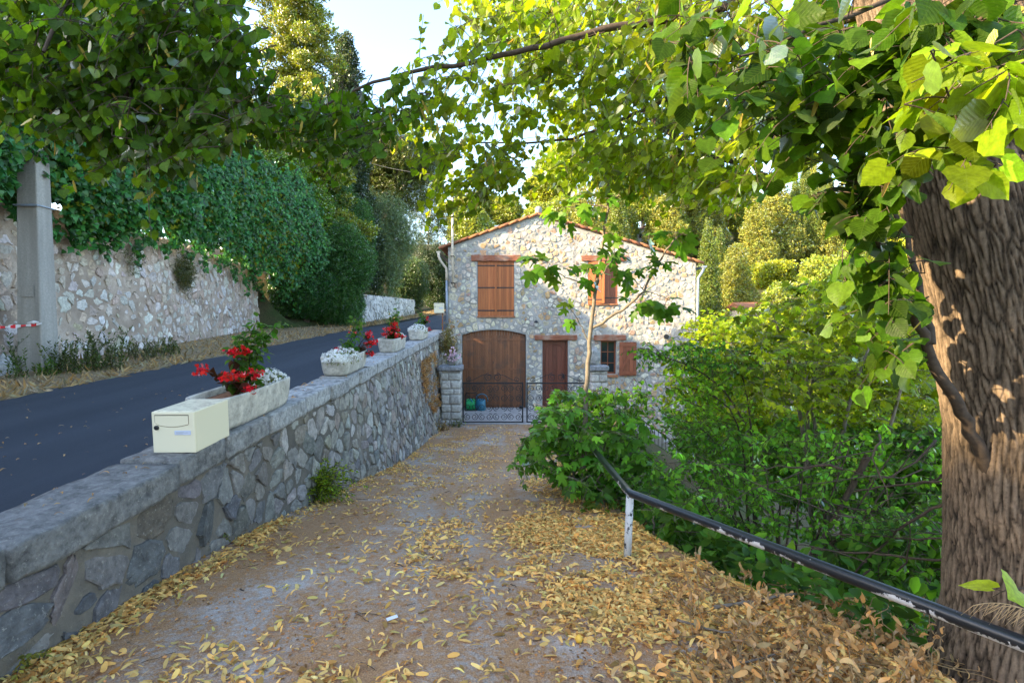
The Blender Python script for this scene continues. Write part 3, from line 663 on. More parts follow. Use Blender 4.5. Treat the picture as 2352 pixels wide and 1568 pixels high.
# small window with bars and its shutter folded open
mb = MB(); a, b = WS.x0, WS.x1
mb.box(a, a + .05, HY + .14, HY + .19, WS.z0, WS.z1); mb.box(b - .05, b, HY + .14, HY + .19, WS.z0, WS.z1); mb.box(a + .05, b - .05, HY + .14, HY + .19, WS.z0, WS.z0 + .06); mb.box(a + .05, b - .05, HY + .14, HY + .19, WS.z1 - .06, WS.z1)
wn = mb.build("window", M['shutter_dark'], house)
mb = MB(); mb.box((a + b) / 2 - .012, (a + b) / 2 + .012, HY + .135, HY + .16, WS.z0, WS.z1)
for t in (.33, .66): mb.box(a + .05, b - .05, HY + .137, HY + .158, WS.z0 + (WS.z1 - WS.z0) * t - .012, WS.z0 + (WS.z1 - WS.z0) * t + .012)
mb.build("glazing_bars", M['shutter_dark'], wn)
mb = MB(); mb.box(a + .05, b - .05, HY + .165, HY + .17, WS.z0 + .05, WS.z1 - .05); mb.build("pane", M['glass'], wn)
a, b, c, d = hx(1422), hx(1461), hz(862), hz(785)
p = planks(a, b, c, d, HY - .085, 5).build("shutter", M['shutter_dark'], house)
mb = MB(); mb.box(a, b, HY - .11, HY - .088, c + .05, c + .15); mb.box(a, b, HY - .11, HY - .088, d - .15, d - .05)
mb.obox(((a + b) / 2, HY - .098, (c + d) / 2), ((b - a) / 2 - .02, 0, (d - c) / 2 - .16), (0, .009, 0), (-.035, 0, .025)); mb.build("brace", M['shutter_dark'], p)
# wall lantern, vent, gutter, pipes, mast
x, z = hx(1231), hz(745); mb = MB(); mb.tube([(x, HY, z - .12), (x, HY - .09, z - .12), (x, HY - .13, z - .09)], .012, 6); mb.lathe([(0, -.09), (.035, -.09), (.055, .06), (.0, .06)], (x, HY - .14, z), 6); mb.lathe([(.085, .06), (.05, .11), (.015, .13), (.015, .16), (0, .165)], (x, HY - .14, z), 6)
lan = mb.build("wall_lantern", M['iron'], house)
mb = MB(); mb.lathe([(.038, -.08), (.057, .055)], (x, HY - .14, z), 6); mb.build("lantern_glass", plain("frosted_glass", (.45, .45, .42), .3), lan)
x, z = hx(1530), hz(773); mb = MB(); mb.tube([(x, HY - .07, z), (x, HY + .02, z)], .085, 16); mb.build("vent_pipe", M['black'], house)
def gutter(x, z, name, m):
    mb = MB(); n = 10; prof = [(x + .075 * math.cos(t), z + .075 * math.sin(t)) for t in np.linspace(math.pi, 2 * math.pi, n)]; prof2 = [(x + .066 * math.cos(t), z + .066 * math.sin(t)) for t in np.linspace(2 * math.pi, math.pi, n)]
    L = prof + prof2; k = len(L); V = [(a, HY - .14, b) for a, b in L] + [(a, BK, b) for a, b in L]
    mb.add(V, [(i, (i + 1) % k, k + (i + 1) % k, k + i) for i in range(k)] + [tuple(range(n))]); return mb.build(name, m, house)
gutter(XL - .33, ZLE - .19, "gutter", M['cream_pipe']); gutter(XR + .27, ZRE - .17, "gutter", M['zinc'])
mb = MB(); x = XL - .33; mb.tube([(x, HY - .1, ZLE - .25), (x + .02, HY - .1, ZLE - .4), (x + .1, HY - .11, ZLE - .55), (XL - .06, HY - .08, ZLE - .78), (XL - .045, HY - .07, ZLE - .95), (XL - .045, HY - .07, ZLE - 1.2)], .045, 10); mb.build("downpipe", M['cream_pipe'], house, True)
mb = MB(); mb.tube([(XL - .045, HY - .07, ZLE - 1.18), (XL - .045, HY - .07, wall_top(HY) - .1)], .043, 10); mb.build("downpipe", M['zinc'], house, True)
mb = MB(); mb.tube([(XR + .27, HY - .05, ZRE - .22), (XR + .2, HY - .05, ZRE - .4), (XR + .06, HY - .06, ZRE - .6), (XR + .05, HY - .06, ZB)], .045, 10); mb.build("downpipe", M['zinc'], house, True)
mb = MB(); x = hx(1041); mb.tube([(x + .02, HY - .17, hz(657)), (x, HY - .17, hz(560)), (x + .01, HY - .17, hz(478)), (x - .02, HY - .17, hz(300))], .042, 10)
mst = mb.build("mast", plain("mast_paint", (.50, .44, .35), .6), house, True)
mb = MB(); mb.box(x - .06, x + .06, HY - .22, HY + .02, hz(591), hz(589)); mb.build("bracket", M['strap'], mst); mb = MB(); mb.box(x - .06, x + .06, HY - .22, HY + .02, hz(652), hz(650)); mb.build("bracket", M['strap'], mst)
# ---------------------------------------------------------------- things on and around the wall
def wt(y): return float(wall_top(y))
def letterbox(name, label, c, rz, sx, sy, sz, tiltx=0):
    """front face looks along -y of its own frame"""
    t = thing(name, label, "letterbox", c, rz); t.rotation_euler = (tiltx, 0, rz)
    loc = []
    def b(mb, n, m, bev=0, par=t): o = mb.build(n, m, None, bevel=bev); o.parent = par; return o
    body = MB(); body.box(-sx, sx, -sy + .012, sy, 0, sz); b(body, "body", M['cream'], .008)
    d = MB(); d.box(-sx - .001, sx + .001, -sy - .004, -sy + .010, .001, sz - .002); dr = b(d, "door", M['cream'], .006)
    f = MB(); n = 14; xs = np.linspace(-sx * .83, sx * .72, n); zt = sz * .90; zb = sz * .70 - .018 * np.sin(np.linspace(0, math.pi, n)) ** 1 + .016 * np.exp(-((xs + sx * .9) / (.12 * sx)) ** 2)
    V = [(x, -sy - y0, z) for y0 in (.003, .0075) for x, z in list(zip(xs, zb)) + [(xs[-1], zt), (xs[0], zt)]]; k = n + 2
    f.add(V, [tuple(range(k)), tuple(range(2 * k - 1, k - 1, -1))] + [(i, (i + 1) % k, k + (i + 1) % k, k + i) for i in range(k)]); b(f, "flap", M['cream'], .001, dr)
    g = MB(); g.box(xs[0] - .004, xs[-1] + .004, -sy - .0055, -sy - .0035, zt + .001, zt + .007, (.3, .3, .3)); k = len(xs)
    for q in range(k - 1): g.add([(xs[q], -sy - .0052, zb[q] - .006), (xs[q + 1], -sy - .0052, zb[q + 1] - .006), (xs[q + 1], -sy - .0052, zb[q + 1] + .001), (xs[q], -sy - .0052, zb[q] + .001)], [(0, 1, 2, 3)])
    g.box(xs[0] - .005, xs[0] + .0005, -sy - .0055, -sy - .0035, zb[0], zt); g.box(xs[-1] - .0005, xs[-1] + .004, -sy - .0055, -sy - .0035, zb[-1], zt); b(g, "flap_shadow", M['seam'], 0, dr)  # dark strips painted as the shadow line round the flap
    l = MB(); a = np.linspace(0, 2 * math.pi, 16, endpoint=False); V = [(-sx * .78 + r * math.cos(q), -sy - y, sz * .615 + r * math.sin(q)) for r, y in ((.017, .003), (.017, .012), (.012, .015)) for q in a]
    l.add(V, [(i * 16 + j, i * 16 + (j + 1) % 16, (i + 1) * 16 + (j + 1) % 16, (i + 1) * 16 + j) for i in range(2) for j in range(16)] + [tuple(32 + j for j in range(16))]); b(l, "lock", M['black'], 0, dr)
    w = MB(); w.box(sx * .05, sx * .82, -sy - .0075, -sy - .0035, sz * .44, sz * .545, (.75, .78, .9)); pl = b(w, "name_plate", M['white'], .0015, dr)
    q = MB()
    for zz, x1 in ((.515, .5), (.493, .7), (.47, .45)): q.box(sx * .12, sx * x1, -sy - .0082, -sy - .0077, sz * zz - .0022, sz * zz + .0022)
    b(q, "printed_lines", M['grey_line'], 0, pl)
    return t
sl_ = math.atan(.057)
letterbox("letterbox", "cream metal letterbox standing on the wall in front of the nearest trough", (-2.455, 3.93, wt(3.93) + .002), math.radians(1), .152, .23, .305, sl_)
lb = letterbox("letterbox", "small cream letterbox on a brown post at the far end of the wall", (-2.49, 17.55, 2.06), math.radians(4), .165, .17, .34)
mb = MB(); mb.box(.09, .13, -.02, .02, -.62, .0); o = mb.build("post", M['lintel']); o.parent = lb

def trough(y0, y1, xa, xb, h, label, seed):
    t = thing("stone_trough", label, "planter", ((xa + xb) / 2, (y0 + y1) / 2, wt((y0 + y1) / 2)), 0, "stone troughs on the parapet wall"); t.rotation_euler = (sl_, 0, 0)
    hx_, hy = (xb - xa) / 2, (y1 - y0) / 2; n = 48; r = np.random.default_rng(seed); mb = MB(); V = []; F = []
    def loop(sx, sy, z, wob=.006):
        a = np.linspace(0, 2 * math.pi, n, endpoint=False); e = .34
        x = np.sign(np.cos(a)) * np.abs(np.cos(a)) ** e * sx; y = np.sign(np.sin(a)) * np.abs(np.sin(a)) ** e * sy
        return [(p, q, z + .006 * noise.noise((p * 4 + seed, q * 4, z * 4)) + (-.022 * abs(q / sy) ** 2 * 0)) for p, q in zip(x + wob * np.array([noise.noise((p * 5, q * 5, z * 5 + seed)) for p, q in zip(x, y)]), y)]
    prof = [(.80, .015), (.86, .05), (.93, .4 * h), (.98, .8 * h), (1.0, .95 * h), (.985, h), (.93, h * 1.005), (.87, h * .97), (.85, .78 * h)]
    k = hy / hx_; P = [(hx_ * s if s > .9 or 1 else 0, hy - hx_ * (1 - s) * .9, z) for s, z in prof]
    for s in P: V += loop(*s)
    for i in range(len(P) - 1): F += [(i * n + j, i * n + (j + 1) % n, (i + 1) * n + (j + 1) % n, (i + 1) * n + j) for j in range(n)]
    F.append(tuple(range(n - 1, -1, -1))); mb.add(V, F, tuple(np.array([.50, .475, .43]) * r.uniform(.9, 1.1)))
    o = mb.build("basin", M['trough'], None, True); o.parent = t
    mb = MB(); L = loop(hx_ * .86, hy - hx_ * .13, .80 * h, 0); mb.add(L + [(0, 0, .84 * h)], [(j, (j + 1) % n, n) for j in range(n)]); o = mb.build("soil", M['earth'], None, True); o.parent = t
    return lambda fx, fy: (np.array([(xa + xb) / 2 + fx * hx_, (y0 + y1) / 2 + fy * hy, wt((y0 + y1) / 2 + fy * hy) + h * .82]))
TR = [trough(4.22, 5.52, -2.76, -2.335, .29, "weathered concrete trough right behind the cream letterbox, nearest of the row", 1),
      trough(7.25, 8.36, -2.76, -2.33, .28, "concrete trough brimming with white flowers along its front, second of the row", 2),
      trough(10.3, 11.45, -2.74, -2.33, .29, "concrete trough with a mound of red flowers, third from the letterbox", 3),
      trough(13.35, 14.5, -2.74, -2.33, .29, "small looking concrete trough with white cushion, farthest of the row", 4)]

class Plant:
    def __init__(s, rng): s.r = rng; s.tubes = MB(); s.L = []
    def leaf(s, p, tip, nor, size, col): s.L.append((p, tip, nor, size, col))
    def leaves_obj(s, name, proto, m, parent, lco=False):
        if not s.L: return
        P, T, N_, S, C = (np.array([q[i] for q in s.L], float) for i in range(5))
        scatter(name, proto, P, frames(T, N_), S, C, m, parent, True, lco)
def rv(r, n=3): return r.standard_normal(n)
RED, WHT = np.array([.62, .012, .02]), np.array([.80, .80, .78])
def red_plant(base, heads, label, seed, sc=1.):
    t = thing("red_begonia", label, "flower", tuple(base), 0, "red begonias in the troughs"); r = np.random.default_rng(seed); st = Plant(r); lv = Plant(r); fl = Plant(r)
    for hpos in heads:
        fl = Plant(r)
        hpos = np.array(hpos); mid = (base + hpos) / 2 + np.array([0, 0, .05]); st.tubes.tube([base, mid, hpos], [.006, .005, .003], 5, (.5, .35, .3))
        for k in range(int(42 * sc)):
            d = nrm(rv(r)); p = hpos + d * r.uniform(.012, .066) * np.array([1.15, 1.15, .8]); fl.leaf(p, nrm(d + .8 * rv(r)), nrm(d + .6 * rv(r)), r.uniform(.022, .036), RED * r.uniform(.6, 1.35) * np.array([1, r.uniform(.4, 2.5), r.uniform(.6, 1.8)]))
        fl.leaves_obj("flower_head", LINDEN_S, M['petal_red'], t)
        for k in range(9):
            u = r.uniform(.1, .95); p = base * (1 - u) + hpos * u + np.array([0, 0, .1 * u * (1 - u)]); d = nrm(rv(r) + np.array([0, 0, .1])); dark = r.random() < .55
            lv.leaf(p, d, nrm(np.array([0, 0, 1.]) + .5 * rv(r)), r.uniform(.06, .11), np.array([.055, .022, .018]) * r.uniform(.7, 1.3) if dark else np.array([.045, .10, .02]) * r.uniform(.7, 1.3))
    st.tubes.build("stems", M['twig'], t, True); lv.leaves_obj("leaves", LINDEN_S, M['leaf_mid'], t); return t
def alyssum(c, rx, ry, rz, label, seed, n=420):
    t = thing("white_alyssum", label, "flower", tuple(c), 0, "white alyssum cushions in the troughs"); r = np.random.default_rng(seed); lv = Plant(r); fl = Plant(r)
    for k in range(n):
        d = nrm(rv(r)); d[2] = abs(d[2]) * .9 - .05; d = nrm(d); w = 1 + .22 * noise.noise(Vector(d * 3 + seed)); p = c + d * np.array([rx, ry, rz]) * w
        q = nrm(d + .4 * rv(r))
        for a in range(4):
            tt = np.cross(q, rv(r)); tt = nrm(tt); fl.leaf(p + tt * .002, tt, q, r.uniform(.015, .022) * 1.15, WHT * r.uniform(.85, 1.1))
    for k in range(int(n * .9)):
        d = nrm(rv(r)); d[2] = abs(d[2]) - .25; p = c + d * np.array([rx, ry, rz]) * r.uniform(.55, .97); lv.leaf(p, nrm(d + .7 * rv(r)), nrm(rv(r)), r.uniform(.03, .05), np.array([.12, .17, .03]) * r.uniform(.6, 1.3))
    lv.leaves_obj("leaves", SLIM, M['leaf_mid'], t); fl.leaves_obj("flowers", ELM, M['petal_white'], t); return t
def climber(base, tops, label, seed, n=170, rad=.09, buds=0):
    t = thing("green_climber", label, "climbing plant", tuple(base), 0, "green climbers in the troughs"); r = np.random.default_rng(seed); P = Plant(r); fl = Plant(r)
    for top_ in tops:
        top_ = np.array(top_); pts = [base * (1 - u) + top_ * u + np.array([.04 * math.sin(5 * u + seed), 0, .12 * u * (1 - u)]) for u in np.linspace(0, 1, 7)]; P.tubes.tube(pts, np.linspace(.006, .003, 7), 5)
        for k in range(n // len(tops)):
            u = r.uniform(.06, 1.0); p = base * (1 - u) + top_ * u + np.array([.04 * math.sin(5 * u + seed), 0, .12 * u * (1 - u)]); d = nrm(rv(r) * np.array([1, 1, .5])); wd = rad * (1.1 - .6 * u); p = p + d * r.uniform(.0, wd)
            P.leaf(p, nrm(d + np.array([0, 0, -.2]) + .3 * rv(r)), nrm(np.array([0, 0, 1.]) + .6 * d + .4 * rv(r)), r.uniform(.045, .085), np.array([.05, .14, .018]) * r.uniform(.6, 1.5) * np.array([r.uniform(.8, 1.5), 1, 1]))
    for k in range(buds):
        fl = Plant(r)
        u = r.uniform(.4, 1); p = base * (1 - u) + np.array(tops[0]) * u + rv(r) * .05
        for a in range(4): fl.leaf(p, nrm(rv(r)), nrm(rv(r)), .035, np.array([.6, .42, .08]) if k % 2 else RED)
        fl.leaves_obj("bud", ELM, M['petal_red'], t)
    P.tubes.build("stems", M['twig'], t, True); P.leaves_obj("leaves", ELM, M['leaf_mid'], t); return t
b1 = TR[0](.0, -.28); red_plant(b1, [W(536, 808, 4.75), W(466, 850, 4.5), W(548, 862, 4.55), W(520, 866, 4.5), W(560, 802, 4.8), W(585, 858, 4.75), W(572, 893, 4.6)], "red begonia with dark leaves leaning out over the nearest trough", 1)
climber(TR[0](-.1, .1), [W(585, 735, 4.9), W(640, 735, 5.0), W(545, 775, 4.8), W(600, 760, 4.95)], "tall leafy green climber standing in the nearest trough", 2, 420, .12)
alyssum(TR[0](.1, .72) + np.array([0, 0, -.01]), .15, .2, .15, "white flower cushion at the far end of the nearest trough", 3, 330)
alyssum(TR[1](.1, -.42) + np.array([0, 0, -.02]), .23, .46, .17, "broad white flower cushion spilling over the second trough", 4, 640)
climber(TR[1](-.1, .2), [W(818, 728, 7.9), W(828, 735, 7.9), W(800, 790, 7.8)], "bushy green climber with an orange bud in the second trough", 5, 230, .13, 4)
red_plant(TR[1](.2, .62), [W(847, 768, 8.2), W(857, 785, 8.25), W(846, 789, 8.2), W(852, 812, 8.2), W(772, 806, 7.6)], "red begonia hanging over the far end of the second trough", 6)
red_plant(TR[2](.1, -.1), [W(907, 744, 10.8), W(898, 765, 10.7), W(889, 756, 10.6), W(912, 770, 10.7), W(924, 772, 10.8), W(903, 752, 10.8), W(884, 768, 10.6), W(912, 757, 10.9)], "mound of red begonia filling the third trough", 7)
climber(TR[2](-.2, .3), [W(900, 715, 11), W(912, 712, 11), W(918, 728, 11)], "green climber with yellow tips behind the red mound of the third trough", 8, 200, .14, 6)
alyssum(TR[2](.3, .55), .13, .2, .12, "small patch of white flowers in the third trough", 9, 170)
alyssum(TR[3](.0, -.25) + np.array([0, 0, -.02]), .25, .42, .19, "rounded white flower cushion in the farthest trough", 10, 520)
climber(TR[3](0, .4), [W(966, 713, 14), W(971, 722, 14)], "green climber column in the farthest trough", 11, 150, .15)
red_plant(TR[3](.3, .5), [W(980, 728, 14.1), W(983, 736, 14.1), W(985, 756, 14.2)], "few red begonia blooms beside the climber of the farthest trough", 12, .7)

# ---------------------------------------------------------------- gate, pillars, things by the garage
GY = 15.25
def pillar(name, px0, px1, cap0, cap1, label, seed):
    y = GY; x0, x1 = W(px0, 900, y)[0], W(px1, 900, y)[0]; c0, c1 = W(cap0, 850, y)[0], W(cap1, 850, y)[0]; zt = W(1000, 851, y)[2]; zb = -1.32
    t = thing("gate_pillar", label, "gate pillar", ((x0 + x1) / 2, y, zb), 0, "stone pillars either side of the iron gate"); d = (x1 - x0) / 2; r = np.random.default_rng(seed)
    mb = MB(); mb.box(x0 + .02, x1 - .02, y - d + .02, y + d - .02, zb, zt); mb.build("mortar", M['mortar_house'], t)
    mb = MB(); z = zb; k = 0
    while z < zt - .05:
        h = min(r.uniform(.17, .30), zt - z); s = x0 + (x1 - x0) * r.uniform(.35, .65)
        for a, b in ((x0, s), (s, x1)):
            g = np.array([.50, .485, .46]) * r.uniform(.85, 1.12); rough_block(mb, ((a + b) / 2, y, z + h / 2), (b - a) / 2 - .007, d, h / 2 - .008, 0, tuple(g), int(r.integers(1e4)), .01, 4, .02)
        z += h; k += 1
    mb.build("stonework", M['stone_white'], t, True)
    mb = MB(); rough_block(mb, ((c0 + c1) / 2, y, zt + .085), (c1 - c0) / 2, d + .07, .085, 0, (.26, .27, .30), seed, .018, 6, .05); mb.build("cap", M['coping'], t, True)
    return ((c0 + c1) / 2, y, zt + .17)
p1 = pillar("gate_pillar", 1016, 1060, 1007, 1063, "squat stone pillar with flat cap where the gate meets the parapet wall", 3)
p2 = pillar("gate_pillar", 1354, 1392, 1347, 1396, "stone pillar with flat cap behind the slim fig trunk", 4)
def rock(c, r3, label, seed):
    mb = MB(); V = []; n, m_ = 18, 14
    for i in range(m_ + 1):
        for j in range(n):
            th, ph_ = math.pi * i / m_, 2 * math.pi * j / n; d = Vector((math.sin(th) * math.cos(ph_), math.sin(th) * math.sin(ph_), math.cos(th))); k = 1 + .35 * noise.noise(d * 1.7 + Vector((seed, 0, 0))) + .22 * noise.noise(d * 4.5 + Vector((seed, 5, 0))) + .1 * noise.noise(d * 11)
            V.append((c[0] + d.x * r3[0] * k, c[1] + d.y * r3[1] * k, c[2] + r3[2] * .85 + d.z * r3[2] * k))
    mb.add(V, [(i * n + j, (i + 1) * n + j, (i + 1) * n + (j + 1) % n, i * n + (j + 1) % n) for i in range(m_) for j in range(n)], (.36, .355, .35))
    o = mb.build("ornamental_rock", M['rock'], None, True); return tag(o, label, "rock", "craggy rocks on the gate pillars")
rock((p1[0] + .12, p1[1], p1[2] - .03), (.20, .18, .20), "craggy grey rock with pink flowers beside it on the gate pillar by the wall", 2)
rock((p2[0] - .10, p2[1], p2[2] - .03), (.17, .16, .30), "upright craggy rock on the gate pillar behind the fig trunk", 7)
t = thing("pink_flower", "pale pink flower clump growing round the rock on the left gate pillar", "flower", (p1[0] - .1, p1[1] - .12, p1[2])); r = np.random.default_rng(4); P = Plant(r); F_ = Plant(r)
for k in range(26):
    c = W(1040 + r.normal(0, 7), 816 + r.normal(0, 6), GY - .22)
    for a in range(5): F_.leaf(c + rv(r) * .012, nrm(rv(r)), nrm(np.array([0, -1, .4]) + .6 * rv(r)), .045, np.array([.72, .50, .60]) * r.uniform(.8, 1.15))
    P.leaf(c + np.array([-.05, 0, -.1]) + rv(r) * .05, nrm(rv(r)), nrm(rv(r)), .06, np.array([.06, .12, .03]))
F_.leaves_obj("flowers", LINDEN_S, M['petal_white'], t); P.leaves_obj("leaves", ELM, M['leaf_mid'], t)

gate = thing("iron_gate", "black wrought iron double gate with scrollwork between two stone pillars", "gate", (.2, GY, -1.28)); zb, zt = W(1100, 970, GY)[2], W(1100, 879, GY)[2]
def scroll(mb, c, s, flip, mir, r0=.135, turns=1.55, w=.009):
    a = np.linspace(0, turns * 2 * math.pi, 34); rr = r0 * (1 - .78 * a / a[-1]); an = math.pi / 2 - a * mir
    x = c[0] + mir * 0 + rr * np.cos(an) - mir * .0; z = c[1] + flip * rr * np.sin(an); mb.tube(np.stack([x, 0 * x + c[2], z], 1) * 1.0, w * s, 5)
for (a, b) in ((1062, 1202), (1209, 1347)):
    x0, x1 = W(a, 900, GY)[0], W(b, 900, GY)[0]; mb = MB()
    mb.box(x0, x0 + .04, GY - .02, GY + .02, zb, zt + .02); mb.box(x1 - .04, x1, GY - .02, GY + .02, zb, zt + .02); mb.box(x0 + .04, x1 - .04, GY - .015, GY + .015, zt - .03, zt + .01); mb.box(x0 + .04, x1 - .04, GY - .015, GY + .015, zb, zb + .03)
    lf = mb.build("gate_leaf", M['iron'], gate, bevel=.004)
    mb = MB(); n = 4; w = (x1 - x0 - .08) / n; rows = 4; H = (zt - zb - .06) / rows
    for i in range(n):
        cx = x0 + .04 + (i + .5) * w
        for k in range(rows):
            cz = zb + .03 + (k + .5) * H; fl = 1 if k % 2 == 0 else -1
            for mir in (-1, 1):
                r0 = min(w * .25, H * .5); scroll(mb, (cx + mir * w * .25, cz, GY), 1, fl, mir, r0)
    q = np.linspace(0, 1, 30)
    for s in (-1, 1):
        X = (x0 + x1) / 2 + s * (x1 - x0) * (.42 - .40 * q); Z = zt + .05 + .20 * np.sin(q * math.pi * .62) ** 2; mb.tube(np.stack([X, GY + 0 * X, Z], 1), .009, 5)
        scroll(mb, ((x0 + x1) / 2 + s * .13, zt + .17, GY), 1, 1, s, .125); scroll(mb, ((x0 + x1) / 2 + s * (x1 - x0) * .40, zt + .10, GY), 1, 1, -s, .085)
    mb.build("scrollwork", M['iron'], lf, True)
    mb = MB(); mb.box(x0 - .0 if a > 1100 else x1 - .12, x0 + .12 if a > 1100 else x1, GY - .06, GY + .04, zb + .42, zb + .50)
    if a < 1100: mb.build("lock_case", M['iron'], lf, bevel=.005)
t = thing("hose_reel", "bright green garden hose reel with black frame by the garage door", "hose reel", tuple(W(1083, 940, HY - .5)))
c = W(1082, 929, HY - .5); mb = MB(); a = np.linspace(0, 2 * math.pi, 28)
for k in range(7): R_ = .19 - .004 * (k % 2); mb.tube([(c[0] - .13 + k * .042, c[1] + R_ * math.cos(q), c[2] + R_ * math.sin(q)) for q in a], .021, 6)
mb.lathe([(0, 0), (.17, 0), (.17, .28), (0, .28)], (0, 0, 0), 20); k0 = len(mb.v) - 80
for i in range(k0, len(mb.v)): x, y, z = mb.v[i]; mb.v[i] = (c[0] - .13 + z * .92, c[1] + x, c[2] + y)
mb.build("hose_drum", M['green_plastic'], t, True)
mb = MB()
for s in (-.19, .19): mb.tube([(c[0] + s, c[1] - .22, -1.285), (c[0] + s, c[1] - .05, c[2]), (c[0] + s, c[1] + .2, c[2] + .38), (c[0] + s, c[1] + .1, c[2] - .1), (c[0] + s, c[1] + .2, -1.285)], .016, 6)
mb.tube([(c[0] - .19, c[1] + .2, c[2] + .38), (c[0] + .19, c[1] + .2, c[2] + .38)], .016, 6); mb.tube([(c[0] - .19, c[1] - .22, -1.27), (c[0] + .19, c[1] - .22, -1.27)], .016, 6); mb.build("frame", M['black'], t, True)
c = W(1104, 938, HY - .55); t = thing("watering_can", "dark blue watering can standing right of the green hose reel", "watering can", (c[0], c[1], -1.285)); mb = MB(); mb.lathe([(0, 0), (.17, 0), (.18, .03), (.165, .36), (.15, .38), (.15, .34)], (c[0], c[1], -1.285), 20); mb.build("body", M['blue_plastic'], t, True)
mb = MB(); mb.tube([(c[0] + .16 * math.cos(q) * 1.3 + .04, c[1], -1.285 + .36 + .2 * math.sin(q)) for q in np.linspace(-.3, math.pi, 14)], .018, 6); mb.build("handle", M['blue_plastic'], t, True)
mb = MB(); mb.tube([(c[0] - .12, c[1] - .05, -1.2), (c[0] - .27, c[1] - .1, -1.0), (c[0] - .36, c[1] - .12, -.86)], [.03, .022, .02], 8); mb.build("spout", M['blue_plastic'], t, True)

# ---------------------------------------------------------------- concrete pole, tape, rock, cable
t = thing("utility_pole", "tall square concrete utility pole in front of the ivy wall", "utility pole", (-9.83, 10.3, .6)); mb = MB()
y = 10.3; xa, xb = W(38, 860, y)[0], W(97, 860, y)[0]; ztop = 7.6; z0 = .45
def taper(mb, x0, x1, y0, y1, z0, z1, k): cx, cy = (x0 + x1) / 2, (y0 + y1) / 2; V = [(cx + (x - cx) * s, cy + (yy - cy) * s, z) for z, s in ((z0, 1), (z1, k)) for x, yy in ((x0, y0), (x1, y0), (x1, y1), (x0, y1))]; mb.add(V, [(0, 3, 2, 1), (4, 5, 6, 7), (0, 1, 5, 4), (1, 2, 6, 5), (2, 3, 7, 6), (3, 0, 4, 7)])
taper(mb, xa, xb, y, y + .42, z0, ztop, .62); mb.build("shaft", M['pole'], t, bevel=.025)
mb = MB()
zz = W(60, 470, y)[2]; mb.box(xa + .03, xb - .02, y - .012, y + .43, zz - .012, zz + .012); mb.box(xa + .2, xb + .02, y - .03, y - .012, zz - .03, zz - .0); mb.build("metal_strap", M['zinc'], t)
mb = MB(); mb.tube([(xa - .05, y + .25, z) for z in np.linspace(W(38, 400, y)[2], ztop, 6)], .035, 6); mb.build("cable_duct", M['black'], t, True)
mb = MB(); zz = W(66, 668, y)[2]; mb.box(xa + .13, xb - .13, y - .004, y + .001, zz - .12, zz + .12); mb.build("cast_plate", M['pole'], t, bevel=.003)
mb = MB(); tp = thing("barrier_tape", "red and white barrier tape tied round the concrete pole", "barrier tape", tuple(W(66, 743, y - .03))); A, B = W(-60, 752, y - .05), W(95, 742.5, y - .03); wv = MB(); n = 26
for i in range(n):
    u, v = i / n, (i + 1) / n; p = [A + (B - A) * k + np.array([0, 0, -.03 * math.sin(k * math.pi)]) for k in (u, v)]; hh = [.026 + .012 * math.sin(k * 23) for k in (u, v)]; q = [p[0] - [0, 0, hh[0]], p[1] - [0, 0, hh[1]], p[1] + [0, .004, hh[1]], p[0] + [0, .004, hh[0]]]
    wv.add(q, [(0, 1, 2, 3)], (1, .045, .06) if (i // 2) % 2 else (1, 1, 1))
q = W(78, 740, y - .06); wv.tube([q + np.array([-.14, 0, -.012]), q, q + np.array([.10, 0, .008])], [.005, .035, .005], 8)
q = wv.build("barrier_tape", M['tape_white'], None); bpy.data.objects.remove(tp); q.name = "barrier_tape"; tag(q, "red and white barrier tape tied round the concrete pole", "barrier tape")
q = W(2, 862, 9.9); o = rock((q[0], q[1], float(g_road(9.9)) - .05), (.16, .25, .28), "grey boulder at the foot of the ivy wall left of the concrete pole", 3); del o['group']; o.name = "roadside_boulder"
mb = MB(); q = W(637, 757, 25.); rough_block(mb, (q[0], 25, q[2]), .45, .2, .16, 0, (.40, .40, .42), 9, .01, 5, .02); o = mb.build("concrete_block", M['coping'], None, True); tag(o, "low grey concrete block lying at the end of the retaining wall", "concrete block")
mb = MB(); A, B = np.array([hx(1041), HY - .17, hz(409)]), W(700, 300, 26); n = 16; mb.tube([A + (B - A) * u + np.array([0, 0, -.5 * math.sin(u * math.pi)]) for u in np.linspace(0, 1, n)], .008, 5); tag(mb.build("overhead_cable", M['black'], None), "thin dark overhead cable running from the house mast to the trees", "cable")

# ---------------------------------------------------------------- handrail
rail = thing("handrail", "old steel handrail with flaking black and white paint beside the driveway", "handrail", (.9, 3.8, -.2)); J = W(1447, 1132, 3.8); mb = MB()
E0 = W(1325, 985, 7.7); E1 = W(2352, 1478, 1.85); E2 = E1 + (E1 - J) / np.linalg.norm(E1 - J) * 1.6
mb.tube([E0 + np.array([-.02, .5, -.05]), E0, E0 * .5 + J * .5, J + (E0 - J) * .02, J, J + (E2 - J) * .015, J * .5 + E1 * .5, E1, E2], .030, 14); mb.build("rail", M['rail'], rail, True)
mb = MB(); mb.tube([J + np.array([0, 0, -.02]), np.array([J[0] - .02, 3.8, float(g_drive(3.8)) - .1])], .029, 12); mb.build("post", M['post'], rail, True)
q = W(1337, 1010, 7.3); mb = MB(); mb.tube([q + np.array([0, 0, .05]), (q[0], 7.3, float(g_drive(7.3)) - .1)], .026, 10); mb.build("post", M['post'], rail, True)
q = E2; mb = MB(); mb.tube([q + np.array([-.03, .03, -.03]), (q[0], q[1], -.1)], .029, 10); mb.build("post", M['post'], rail, True)
